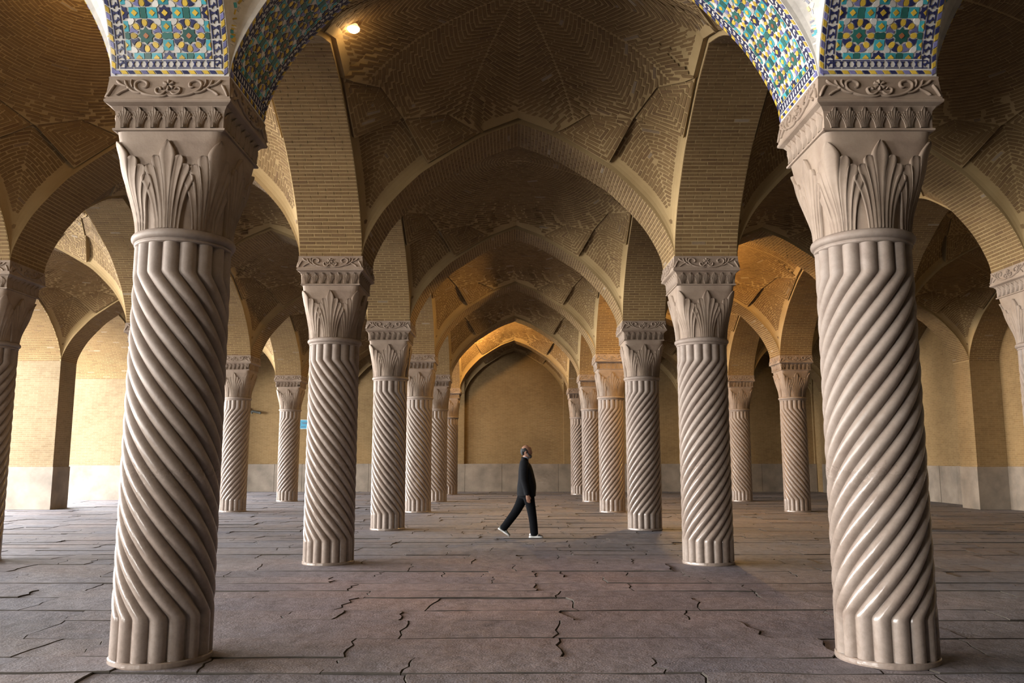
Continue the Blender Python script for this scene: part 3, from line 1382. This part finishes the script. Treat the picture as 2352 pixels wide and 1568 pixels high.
def column(i, r):
    x, y = node(i, r)
    root = link('spiral_column', None, loc=(x, y, 0))
    sign = -1 if i in (2, 4) else 1
    root['kind'] = 'thing'
    if r >= 1:
        tag(root, f'twisted fluted stone column, {ORD[r]} in the {LINE_TXT[i]}', 'column', 'twisted stone columns of the hall')
    else:
        tag(root, f'twisted fluted stone column {"beside" if r == 0 else "behind"} the viewer, {LINE_TXT[i]}', 'column', 'twisted stone columns of the hall')
    sh = link('shaft', SHAFTS[sign], root, rotz=rng.uniform(0, 6.28))
    link('base_ring', BASE_ME, root)
    link('collar', COLLAR_ME, root)
    cap = link('capital', BELL_ME, root)
    for k in range(4):
        link('leaf', LEAF_FACE, cap, mat=turned(k * math.pi / 2))
        link('leaf', LEAF_CORNER, cap, mat=turned(k * math.pi / 2))
    ab = link('abacus', ABACUS_ME, root)
    if 1 <= r <= 3:
        # faces towards the viewer and the aisle carry single leaves, the others the same leaves joined
        for k in range(4):
            for xx in SMALL_X:
                link('small_leaf', LEAF_SMALL, ab, mat=turned(k * math.pi / 2, xx))
            link('scroll_relief', SCROLL_ME, ab, mat=turned(k * math.pi / 2))
    else:
        tag(link('leaf_band', LEAF_BAND, ab), kind='stuff')
        for k in range(4):
            link('scroll_relief', SCROLL_ME, ab, mat=turned(k * math.pi / 2))
    return root


# ------------------------------------------------------------------ large structure: floor, walls, roof
_a = Acc(); _a.box((-16.4, -5.6, -.3), (14.9, 38.2, -.024))
floor = tag(link('floor', _a.mesh('floor', [GROUND])), 'worn grey stone floor of the hall', 'floor', kind='structure')
_a = Acc(); _a.box((-70, -60, -.5), (-16.4, 90, -.04))
COURT = mat_plain('courtyard_paving', (.14, .125, .11), .9, .2, .4)
tag(link('ground', _a.mesh('ground', [COURT])), 'paved courtyard ground outside the arcade', 'ground', kind='structure')
_a = Acc(); _a.box((-16.4, -5.8, 8.4), (15.0, 38.4, 8.7))  # slab added out of sight to keep sky light off the vaults
tag(link('sky_blocker', _a.mesh('sky_blocker', [MORTAR])), 'unseen slab over the brick vaults, added to block the sky', 'sky_blocker', kind='structure')

DADO_H = 1.23


def pier(parent, lo, hi, dado=True, mat=None):
    a = Acc(); a.box(lo, hi)
    p = link('pier', a.mesh('pier', [mat or WALLBR]), parent)
    if dado:
        a = Acc()
        e = .022
        a.box((lo[0] - e, lo[1] - e, 0), (hi[0] + e, hi[1] + e, DADO_H))
        link('dado', a.mesh('dado', [DADO]), parent)
    return p


_a = Acc()
_a.box((-16.4, -5.8, 6.2), (-16.1, 38.4, 8.5))
wall_left = tag(link('wall_left', _a.mesh('wall_left', [WALLBR])), 'thick brick arcade wall open to the courtyard', 'wall', kind='structure')
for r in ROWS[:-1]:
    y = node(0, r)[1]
    pier(wall_left, (-16.4, y - .45, 0), (-13.55, y + .45, Z_SPRING), True, DAYLITBR)
_a = Acc()
_a.box((14.45, -5.8, 0), (14.8, 38.4, 8.5))
wall_right = tag(link('wall_right', _a.mesh('wall_right', [WALLBR])), 'brick side wall with shallow arched recesses', 'wall', kind='structure')


def dado_slabs(parent, along, face, depth, lo, hi):
    """upright stone slabs in a row along x or y, with open joints"""
    p = lo
    while p < hi - .3:
        w = min(rng.uniform(1.0, 1.7), hi - p)
        if hi - (p + w) < .4:
            w = hi - p
        f = face + math.copysign(rng.uniform(0, .008), depth)
        a0, a1 = sorted((f, face + depth))
        z1 = DADO_H + rng.uniform(-.012, .012)
        a = Acc()
        if along == 'x':
            a.box((p + .006, a0, 0), (p + w - .006, a1, z1))
        else:
            a.box((a0, p + .006, 0), (a1, p + w - .006, z1))
        link('dado_slab', a.mesh('dado_slab', [DADO]), parent)
        p += w


dado_slabs(wall_right, 'y', 14.42, .08, 2.0, 37.55)
for r in ROWS[:-1]:
    y = node(5, r)[1]
    pier(wall_right, (13.55, y - .45, 0), (14.45, y + .45, Z_SPRING))
_a = Acc(); _a.box((13.62, 36.5, 0), (14.6, 37.9, 8.4)); link('pier', _a.mesh('pier', [WALLBR]), wall_right)
_a = Acc()
_a.box((-16.4, 37.74, 0), (15, 38.3, 8.5))
wall_back = tag(link('wall_back', _a.mesh('wall_back', [WALLBR])), 'brick end wall with shallow arched panels', 'wall', kind='structure')
dado_slabs(wall_back, 'x', 37.58, .3, -16.3, 13.6)
for i in range(6):
    x = LINES[i]
    pier(wall_back, (x - .45, 37.6, DADO_H - .1), (x + .45, 37.8, Z_SPRING), False)
_a = Acc()
_a.box((-16.4, -5.9, 6.3), (15, -5.6, 8.5))
_a.box((-7.92, -5.9, 0), (15, -5.6, 6.3))  # unseen solid stretch, closed to hold back sky light from behind
wall_front = tag(link('wall_front', _a.mesh('wall_front', [WALLBR])), 'unseen brick wall behind the viewer, its opening shaped for the light', 'wall', kind='structure')
for i in range(6):
    pier(wall_front, (LINES[i] - .45, -5.9, 0), (LINES[i] + .45, -5.45, 6.4))

# ------------------------------------------------------------------ columns
for i in (1, 2, 3, 4):
    for r in range(-1, 7):
        column(i, r)

# ------------------------------------------------------------------ arches and vaults
AISLE = {0: 'outermost left aisle', 1: 'left aisle', 2: 'central aisle', 3: 'right aisle', 4: 'outermost right aisle'}
SINGLE_T = {(2, 2): 300, (1, 2): 300, (3, 2): 300}
for r in ROWS:
    for i in range(5):
        q = arch_quad(i, r, i + 1, r)
        if r == 7:
            a, b = node(i, 7), node(i + 1, 7)
            q = [a + (.45, -.45), b + (-.45, -.45), b + (-.45, -.25), a + (.45, -.25)]
            brick_arch(q, f'shallow brick blind arch on the end wall, {AISLE[i]}', 'blind arches of the end wall')
        elif r == 1 and i in (1, 2, 3):
            mosaic_arch(q, f'arch covered in coloured tile mosaic across the {AISLE[i]}', 'tile mosaic arches', 300, limit=4.2 if i == 2 else 2.6)
        elif r >= 1:
            brick_arch(q, f'brick arch across the {AISLE[i]} at the {ORD[r]} row of columns', 'brick arches across the aisles', SINGLE_T.get((i, r), 0))
        else:
            A = ArchSurf(q)
            tag(link('brick_arch', arch_strip_mesh('brick_arch', A, MORTAR)), f'brick arch across the {AISLE[i]} behind the viewer, row {"one" if r else "two"}', 'arch', 'arches behind the viewer')
LINE_A = {0: 'open arcade on the courtyard side', 1: 'far-left line of columns', 2: 'line of columns left of the central aisle', 3: 'line of columns right of the central aisle', 4: 'far-right line of columns', 5: 'right side wall'}
for i in range(6):
    for r in range(-1, 7):
        q = arch_quad(i, r, i, r + 1)
        q = [np.array(p) for p in q]
        if i == 0:
            for k in (0, 1):
                q[k] = np.array([-16.4, q[k][1]])
        if i in (2, 3) and r == 0:
            mosaic_arch(q, f'arch covered in coloured tile mosaic coming forward from the {"left" if i == 2 else "right"} front column', 'tile mosaic arches', 300, sides=(1,), limit=2.6)
        elif r >= 1:
            t_ = 'last' if r == 6 else ORD[r]
            brick_arch(q, f'brick arch along the {LINE_A[i]}, {t_} bay', 'brick arches along the aisles', 300 if (i in (2, 3) and r == 1) else 0)
        else:
            A = ArchSurf(q)
            tag(link('brick_arch', arch_strip_mesh('brick_arch', A, MORTAR)), f'brick arch along the {LINE_A[i]} beside the viewer, {"front" if r == 0 else "rear"}', 'arch', 'arches behind the viewer')


def tiled_vault(i, r, label):
    Vv = VaultSurf(bay_quad(i, r))
    V, F = vault_plates(Vv)
    o = link('ceiling', mesh_np('ceiling', V, F, GROUT))
    tag(o, label, 'vault', kind='structure')
    it = ruled(lerp2((VB + .01, .985), (.995, .985)), lerp2(VD, (.995, .995)), 0, .05, .04, mn=.02)
    it += ruled(lerp2((.985, VB + .01), (.985, .995)), lerp2(VD, (.995, .995)), 0, .05, .04, mn=.02)
    lay = np.array(it + [(-a, b, -c, d, e, f) for a, b, c, d, e, f in it])
    O, T, B, Nn = Vv.frames(lay[:, 0], lay[:, 1], lay[:, 2], lay[:, 3])
    VV, FF, MM, TT, off = [], [], [], [], 0
    for k in range(len(O)):
        b = np.cross(Nn[k], T[k])
        Vp, Fp = prism(rect(max(lay[k, 4], .012), .040), .005)
        VV.append(O[k] + Vp[:, 0:1] * T[k] + Vp[:, 1:2] * b + Vp[:, 2:3] * Nn[k])
        t = rng.random()
        m = int(rng.choice([MY, MY, MW, MT, MN, MW]))
        for f in Fp:
            FF.append([x + off for x in f]); MM.append(m); TT.append(t)
        off += len(Vp)
    tag(link('tilework', mesh_np('tilework', np.vstack(VV), FF, TILE_MATS, MM, tone=TT), o), kind='stuff')
    return o


for r in range(-1, 7):
    for i in range(5):
        if r == 0 and i in (1, 2, 3):
            tiled_vault(i, r, f'tile-lined vault over the {AISLE[i]} above the viewer')
        elif r < 1:
            Vv = VaultSurf(bay_quad(i, r))
            V, F = vault_plates(Vv)
            tag(link('ceiling', mesh_np('ceiling', V, F, MORTAR)), f'brick vault over the {AISLE[i]} {"beside" if r == 0 else "behind"} the viewer', 'vault', kind='structure')
        else:
            t_ = 'last' if r == 6 else ORD[r]
            brick_vault(i, r, f'brick vault over the {AISLE[i]}, {t_} bay', 'chevron' if (i, r) in ((2, 1), (4, 1)) else 'ring', 300 if r == 1 and i in (1, 2, 3) else 0)

# ------------------------------------------------------------------ floor slabs
def make_slabs():
    """rows of worn slabs; neighbours share their wandering joints"""
    ys = [3.2]
    while ys[-1] < 37.0:
        ys.append(ys[-1] + (rng.uniform(.36, .6) if 13.0 < ys[-1] < 17.5 else rng.uniform(.42, .78)))
    ys[-1] = 37.6
    ph = rng.uniform(0, 6.28, (len(ys), 4))
    am = rng.uniform(.004, .016, (len(ys), 4))

    def yb(k, x):
        return ys[k] + sum(am[k, q] * np.sin(x * f + ph[k, q]) for q, f in enumerate((.6, 1.9, 4.3, 9.1)))

    recs = []
    tt = np.array([0, .2, .4, .62, .82, 1])
    for k in range(len(ys) - 1):
        y0, y1 = ys[k], ys[k + 1]
        lim = y1 * .66 + 1.2
        x = max(-16.3, -lim - rng.uniform(0, 1.2))
        end = min(14.4, lim + 1)

        def joint(xx):
            lean = rng.normal(0, .06)
            return xx + lean * (tt - .5) + np.concatenate([[0], rng.normal(0, .022, 4), [0]])
        left = joint(x)
        while x < end:
            w = rng.uniform(.6, 2.2) if rng.random() > .15 else rng.uniform(.35, .6)
            x2 = min(x + w, 14.43)
            right = joint(x2)
            g1, g2 = rng.uniform(.001, .004), rng.uniform(.004, .008)
            nx = max(2, min(5, int(w / .35)))
            bx = np.linspace(left[0] + g1, right[0] - g1, nx + 1)
            tx = np.linspace(right[-1] - g1, left[-1] + g1, nx + 1)
            by = yb(k, bx) + g2
            ty = yb(k + 1, tx) - g2
            ry = by[-1] + (ty[0] - by[-1]) * tt[1:-1]
            ly = (by[0] + (ty[-1] - by[0]) * tt[1:-1])[::-1]
            P = np.concatenate([np.column_stack([bx, by]), np.column_stack([right[1:-1] - g1, ry]), np.column_stack([tx, ty]), np.column_stack([left[1:-1][::-1] + g1, ly])])
            recs.append(P)
            left, x = right, x2
    O = np.array([(*P.mean(0), 0) for P in recs])
    area = np.array([np.ptp(P, axis=0).prod() for P in recs])
    sc = visible_score(O, np.tile([0, 0, 1.], (len(O), 1))) * area
    order = set(np.argsort(-sc)[:300].tolist())
    VV, FF, TT, MM, off = [], [], [], [], 0
    for k, P in enumerate(recs):
        cx = P.mean(0)
        n = len(P)
        dv = P - cx
        ln = np.linalg.norm(dv, axis=1, keepdims=True)
        top = cx + dv * (1 - .006 / np.maximum(ln, .1))
        z = rng.normal(0, .0035)
        tx, ty = rng.normal(0, .003, 2)
        zt = np.clip(z + (P[:, 0] - cx[0]) * tx + (P[:, 1] - cx[1]) * ty * 2, -.010, .010)
        V = np.vstack([np.column_stack([P, np.full(n, -.03)]), np.column_stack([P, zt - .006]), np.column_stack([top, zt])])
        F = [list(range(2 * n, 3 * n))]
        for lv in (0, 1):
            F += [[lv * n + i, lv * n + (i + 1) % n, (lv + 1) * n + (i + 1) % n, (lv + 1) * n + i] for i in range(n)]
        if k in order:
            V2 = V - np.array([cx[0], cx[1], 0])
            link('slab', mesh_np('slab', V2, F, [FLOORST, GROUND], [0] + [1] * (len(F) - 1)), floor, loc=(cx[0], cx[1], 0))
        else:
            t = rng.random()
            VV.append(V)
            for f in F:
                FF.append([i + off for i in f]); TT.append(t)
            MM += [0] + [1] * (len(F) - 1)
            off += len(V)
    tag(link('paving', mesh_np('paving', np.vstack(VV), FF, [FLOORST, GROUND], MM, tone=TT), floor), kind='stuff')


make_slabs()

# ------------------------------------------------------------------ lamps
def emission(name, color, strength):
    m, nt, b = new_mat(name)
    b.inputs['Base Color'].default_value = (*color, 1)
    b.inputs['Emission Color'].default_value = (*color, 1)
    b.inputs['Emission Strength'].default_value = strength
    return m


BULB = emission('lit_bulb', (1.0, .80, .48), 30)
BULB_NECK = emission('bulb_neck_glow', (1.0, .55, .22), 2.2)
BRASS = mat_plain('brass_holder', (.55, .42, .22), .4, .15, 9, .6)


def bay_lamp(loc, label, power, color=(1.0, .60, .21), up=False):
    root = link('reflector_lamp', None, loc=loc)
    tag(root, label, 'lamp', 'reflector lamps under the vaults')
    v, f = lathe([(.002, .19), (.028, .19), (.032, .165), (.032, .125), (.020, .118), (.002, .118)], 20)
    link('lamp_holder', mesh_np('lamp_holder', v, f, BRASS, smooth=False), root)
    v, f = lathe([(.020, .122), (.026, .105), (.046, .07), (.068, .035), (.072, .02)], 24)
    link('bulb_neck', mesh_np('bulb_neck', v, f, BULB_NECK, smooth=True), root)
    v, f = lathe([(.072, .02), (.070, .004), (.055, -.012), (.028, -.02), (.001, -.022)], 24)
    link('bulb_face', mesh_np('bulb_face', v, f, BULB, smooth=True), root)
    v, f = lathe([(.006, .19), (.006, .62)], 8)
    link('hanging_rod', mesh_np('hanging_rod', v, f, BRASS), root)
    l = bpy.data.lights.new('lamp_glow', 'POINT')
    l.energy = power
    l.color = color
    l.shadow_soft_size = .08
    lo = bpy.data.objects.new('lamp_glow', l)
    col.objects.link(lo)
    lo.parent = root
    lo.location = (0, 0, -.12)
    return root


bay_lamp((-1.97, 9.2, 6.50), 'glowing reflector bulb hanging under the nearest central vault', 3)
bay_lamp((-.6, 3.9, 6.4), 'reflector bulb under the tiled vault above the viewer', 42)
bay_lamp((-1.4, 32.3, 6.2), 'reflector bulb under the fifth vault of the central aisle', 480)
bay_lamp((3.6, 20.2, 6.3), 'reflector bulb under the third vault of the right aisle', 750)
bay_lamp((3.6, 26.2, 6.3), 'reflector bulb under the fourth vault of the right aisle', 420)
bay_lamp((-4.6, 9.0, 6.4), 'reflector bulb under the first vault of the left aisle', 60)
bay_lamp((-9.6, 23.2, 6.2), 'reflector bulb under the outermost left aisle', 110)

# ------------------------------------------------------------------ sign and camera on the end wall
SIGN_BLUE = mat_plain('sign_blue', (.06, .30, .47), .45, .08, 5)
SIGN_PALE = mat_plain('sign_edge', (.55, .66, .68), .5, .05, 5)
SIGN_DARK = mat_plain('sign_print', (.10, .09, .12), .6, .05, 5)
root = link('wall_sign', None, loc=(-9.68, 37.56, 2.79))
tag(root, 'small blue notice board on the end wall behind the left columns', 'sign')
_a = Acc(); _a.box((0, .0, 0), (.72, .16, .42)); link('sign_back', _a.mesh('sign_back', [SIGN_PALE]), root)
_a = Acc(); _a.box((.02, -.012, .025), (.70, 0, .40)); link('sign_panel', _a.mesh('sign_panel', [SIGN_BLUE]), root)
for z, x0, x1 in ((.27, .08, .62), (.235, .12, .5), (.09, .06, .26), (.09, .32, .60)):
    _a = Acc(); _a.box((x0, -.016, z), (x1, -.011, z + .022)); link('print_line', _a.mesh('print_line', [SIGN_DARK]), root)
CAMBLK = mat_plain('camera_housing', (.05, .055, .05), .5, .2, 12)
root = link('security_camera', None, loc=(-11.92, 37.6, 3.60))
tag(root, 'small dark security camera on a bracket on the end wall', 'camera')
_a = Acc(); _a.box((-.19, -.02, -.08), (-.09, .15, .14)); link('junction_box', _a.mesh('junction_box', [CAMBLK]), root)
_a = Acc(); _a.box((-.10, -.06, -.045), (.10, -.02, -.015)); link('bracket', _a.mesh('bracket', [CAMBLK]), root)
v, f = lathe([(.0, -.13), (.03, -.12), (.036, -.09), (.022, -.055), (.015, -.03)], 14)
v = v + (.05, -.05, 0)
link('swivel', mesh_np('swivel', v, f, CAMBLK), root)
v, f = lathe([(.001, 0), (.04, 0), (.05, .03), (.05, .36), (.06, .42), (.0, .42)], 16)
me = mesh_np('camera_body', v, f, CAMBLK)
link('camera_body', me, root, mat=Matrix.Translation((.05, -.07, .0)) @ Matrix.Rotation(math.radians(102), 4, 'Y'))

# ------------------------------------------------------------------ the walking man
SKIN = mat_plain('skin', (.24, .12, .075), .6, .12, 12)
SUIT = mat_plain('dark_suit_cloth', (.010, .0105, .0125), .95, .2, 30, spec=.1)
TROUS = mat_plain('black_trouser_cloth', (.0045, .005, .0065), .95, .2, 30, spec=.08)
HAIR = mat_plain('grey_black_hair', (.018, .019, .02), .8, .4, 40)
BEARD = mat_plain('greying_beard', (.05, .044, .04), .85, .4, 40)
SHIRT = mat_plain('pale_shirt', (.22, .26, .33), .8, .1, 20)
SHOE_W = mat_plain('white_shoe', (.58, .58, .57), .55, .1, 20)
SHOE_D = mat_plain('dark_shoe_toe', (.03, .032, .045), .6, .1, 20)
SHOE_G = mat_plain('grey_green_shoe', (.10, .115, .105), .7, .15, 20)


def tube(acc, path, ra, rb, n=14, side=(0, 1, 0), cap=True, mi=0):
    """ra across `side`, rb across the other direction"""
    P = np.asarray(path, float)
    m = len(P)
    T = np.gradient(P, axis=0)
    T /= np.linalg.norm(T, axis=1, keepdims=True)
    sd = np.asarray(side, float)
    a = np.linspace(0, 2 * math.pi, n, endpoint=False)
    rows = []
    ra = np.broadcast_to(ra, m)
    rb = np.broadcast_to(rb, m)
    for k in range(m):
        S = sd - T[k] * sd.dot(T[k])
        S /= np.linalg.norm(S)
        U = np.cross(S, T[k])
        rows.append(P[k] + np.outer(np.cos(a) * ra[k], S) + np.outer(np.sin(a) * rb[k], U))
    V = np.vstack(rows)
    F = grid_faces(m, n, True).tolist()
    if cap:
        V = np.vstack([V, P[0] - T[0] * .4 * min(ra[0], rb[0]), P[-1] + T[-1] * .4 * min(ra[-1], rb[-1])])
        i0, i1 = m * n, m * n + 1
        F += [[i0, (k + 1) % n, k] for k in range(n)]
        F += [[i1, (m - 1) * n + k, (m - 1) * n + (k + 1) % n] for k in range(n)]
    acc.add(V, F, mi)


def smooth_path(P, n=6):
    return _catmull(np.array(P, float), n)


def limb(acc, keys, n=14, sub=6):
    """keys: (x, y, z, ra, rb)"""
    K = _catmull(np.array(keys, float), sub)
    tube(acc, K[:, :3], np.maximum(K[:, 3], .004), np.maximum(K[:, 4], .004), n)


def remeshed(name, acc, mat, parent, voxel, smooth_it=4):
    o = link(name, acc.mesh(name, [mat], True), parent)
    md = o.modifiers.new('union', 'REMESH')
    md.mode = 'VOXEL'
    md.voxel_size = voxel
    md.use_smooth_shade = True
    if smooth_it:
        ms = o.modifiers.new('soften', 'SMOOTH')
        ms.iterations = smooth_it
        ms.factor = .5
    return o


man = link('person', None, loc=(.175, 15.95, .004))
tag(man, 'man in a dark suit and white shoes walking across the central aisle', 'person')

body = Acc()
# pelvis, spine and neck
limb(body, [(.0, 0, .80, .155, .11), (.005, 0, .95, .16, .12), (.01, 0, 1.15, .165, .125), (-.01, 0, 1.35, .17, .10), (-.02, 0, 1.42, .12, .08), (-.005, 0, 1.48, .058, .058), (.012, 0, 1.56, .055, .058)])
# head: skull, jaw, nose, brow, ears
limb(body, [(.008, 0, 1.50, .040, .045), (.022, 0, 1.53, .060, .074), (.020, 0, 1.58, .070, .092), (.012, 0, 1.63, .075, .098), (.006, 0, 1.675, .070, .088), (.002, 0, 1.71, .040, .052)], 18)
limb(body, [(.075, 0, 1.505, .030, .028), (.083, 0, 1.53, .035, .028), (.092, 0, 1.56, .032, .022)], 12)          # jaw and mouth
limb(body, [(.098, 0, 1.622, .008, .008), (.112, 0, 1.592, .012, .012), (.117, 0, 1.576, .015, .012)], 10)        # nose
limb(body, [(.092, -.045, 1.632, .010, .008), (.104, 0, 1.637, .012, .010), (.092, .045, 1.632, .010, .008)], 10)  # brow
for sg in (-1, 1):
    limb(body, [(.0, sg * .074, 1.568, .008, .012), (-.002, sg * .082, 1.59, .010, .020), (.0, sg * .078, 1.618, .008, .018)], 10)
# arms and legs under the clothes
limb(body, [(-.02, -.17, 1.39, .05, .05), (-.035, -.235, 1.10, .038, .038), (.005, -.235, .92, .032, .032), (.025, -.232, .80, .024, .030)])
limb(body, [(-.01, .17, 1.39, .05, .05), (-.02, .235, 1.10, .038, .038), (.02, .235, .92, .032, .032), (.05, .232, .80, .024, .030)])
limb(body, [(.02, -.09, .86, .085, .09), (.085, -.09, .50, .055, .06), (.13, -.09, .28, .042, .048), (.145, -.09, .08, .034, .04), (.16, -.09, .045, .03, .03)])
limb(body, [(-.01, .09, .86, .085, .09), (-.16, .09, .50, .055, .06), (-.30, .09, .32, .042, .048), (-.43, .09, .165, .034, .04), (-.43, .09, .13, .03, .03)])


def hand(acc, wx, wy, wz, lean):
    # palm, four fingers of unequal length, thumb from the side of the palm
    limb(acc, [(wx, wy, wz, .018, .026), (wx + .006 + lean * .3, wy, wz - .035, .017, .038), (wx + .012 + lean * .6, wy, wz - .075, .015, .040), (wx + .014 + lean * .8, wy, wz - .095, .013, .036)], 12)
    for k, (dx, ln) in enumerate(((-.030, .060), (-.010, .074), (.010, .080), (.030, .072))):
        x0, z0 = wx + .014 + lean * .8 + dx, wz - .088
        limb(acc, [(x0, wy, z0, .0085, .0085), (x0 + .004 + lean * .2, wy + .004, z0 - ln * .45, .0085, .0085), (x0 + .008 + lean * .2, wy + .020, z0 - ln * .8, .008, .008), (x0 + .008, wy + .036, z0 - ln * .92, .0065, .0065)], 8, 4)
    limb(acc, [(wx + .030, wy, wz - .035, .011, .011), (wx + .055 + lean, wy + .004, wz - .062, .010, .010), (wx + .062 + lean, wy + .012, wz - .092, .008, .008)], 8, 4)


hand(body, .025, -.232, .805, .0)
hand(body, .05, .232, .805, .01)
remeshed('body', body, SKIN, man, .0065, 2)

jk = Acc()
limb(jk, [(.007, 0, .765, .205, .178), (.010, 0, .85, .215, .180), (.016, 0, .96, .220, .180), (.010, 0, 1.10, .215, .160), (-.008, 0, 1.26, .212, .134), (-.026, 0, 1.38, .200, .098), (-.026, 0, 1.445, .125, .068), (-.022, 0, 1.485, .068, .056)], 26)
limb(jk, [(-.028, -.165, 1.405, .070, .085), (-.040, -.222, 1.30, .064, .078), (-.045, -.245, 1.10, .058, .068), (-.005, -.245, .93, .052, .058), (.022, -.240, .795, .045, .050)], 16)
limb(jk, [(-.024, .165, 1.405, .070, .085), (-.010, .222, 1.30, .064, .078), (-.020, .245, 1.10, .058, .068), (.018, .245, .94, .052, .058), (.048, .240, .800, .045, .050)], 16)
limb(jk, [(-.055, -.06, 1.475, .016, .014), (-.078, 0, 1.485, .016, .014), (-.055, .06, 1.475, .016, .014)], 10)
remeshed('jacket', jk, SUIT, man, .011, 5)
tr = Acc()
limb(tr, [(.012, 0, .74, .150, .135), (.008, 0, .84, .168, .145), (.005, 0, .92, .165, .140)], 20)
limb(tr, [(.025, -.085, .84, .100, .125), (.07, -.088, .66, .090, .100), (.105, -.09, .48, .080, .086), (.135, -.09, .28, .074, .078), (.150, -.09, .10, .070, .076), (.153, -.09, .045, .068, .074)], 18)
limb(tr, [(-.015, .085, .84, .100, .125), (-.09, .088, .66, .090, .100), (-.185, .09, .48, .080, .086), (-.310, .09, .31, .074, .078), (-.415, .09, .175, .070, .074), (-.440, .09, .14, .066, .070)], 18)
remeshed('trousers', tr, TROUS, man, .011, 4)
sh = Acc()
limb(sh, [(-.012, 0, 1.43, .062, .060), (-.002, 0, 1.47, .060, .058), (.004, 0, 1.497, .058, .057)], 16)
link('shirt_collar', sh.mesh('shirt_collar', [SHIRT], True), man)
hr = Acc()
limb(hr, [(-.052, 0, 1.535, .052, .030), (-.062, 0, 1.575, .070, .038), (-.058, 0, 1.615, .078, .046), (-.050, 0, 1.650, .070, .040)], 16)
for sg in (-1, 1):
    limb(hr, [(-.03, sg * .064, 1.66, .016, .03), (-.022, sg * .074, 1.63, .016, .040), (.012, sg * .074, 1.60, .012, .028), (.03, sg * .068, 1.57, .010, .020)], 12)
remeshed('hair', hr, HAIR, man, .007, 3)
bd = Acc()
limb(bd, [(.066, 0, 1.478, .030, .026), (.078, 0, 1.503, .044, .036), (.084, 0, 1.530, .048, .034)], 14)
for sg in (-1, 1):
    limb(bd, [(.086, sg * .030, 1.520, .016, .022), (.055, sg * .058, 1.535, .012, .022), (.030, sg * .068, 1.575, .010, .016)], 12)
limb(bd, [(.104, -.028, 1.556, .008, .008), (.115, 0, 1.562, .010, .009), (.104, .028, 1.556, .008, .008)], 10)
remeshed('beard', bd, BEARD, man, .007, 2)


def shoe(mat, upper_mat, toe_mat):
    root = link('shoe', None, man, mat=mat)
    # outline of the sole from heel (x=0) to toe (x=.27)
    xs = np.array([0, .012, .04, .10, .16, .21, .245, .262, .268])
    w = np.array([.012, .028, .036, .034, .044, .047, .040, .024, .008])
    V, m = [], len(xs)
    ring = [(x, -a) for x, a in zip(xs, w)] + [(x, a) for x, a in zip(xs[::-1], w[::-1])]
    n = len(ring)
    P = np.array(ring)
    V = np.vstack([np.column_stack([P, np.zeros(n)]), np.column_stack([P * (1, 1.05), np.full(n, .022)]), np.column_stack([P * (1, 1.0), np.full(n, .028)])])
    F = grid_faces(3, n, True).tolist() + [list(range(n))[::-1], list(range(2 * n, 3 * n))]
    link('sole', mesh_np('sole', V, F, SHOE_W), root)
    a = Acc()
    limb(a, [(.015, 0, .045, .030, .024), (.06, 0, .058, .034, .036), (.12, 0, .055, .036, .034), (.175, 0, .044, .041, .026)], 14)
    link('upper', a.mesh('upper', [upper_mat], True), root)
    a = Acc()
    limb(a, [(.170, 0, .043, .041, .025), (.215, 0, .036, .042, .018), (.250, 0, .030, .030, .011), (.262, 0, .028, .012, .006)], 14)
    link('toe_cap', a.mesh('toe_cap', [toe_mat], True), root)


shoe(Matrix.Translation((.052, -.09, .002)), SHOE_W, SHOE_D)
shoe(Matrix.Translation((-.535, .09, .148)) @ Matrix.Rotation(math.radians(33), 4, 'Y'), SHOE_G, SHOE_G)
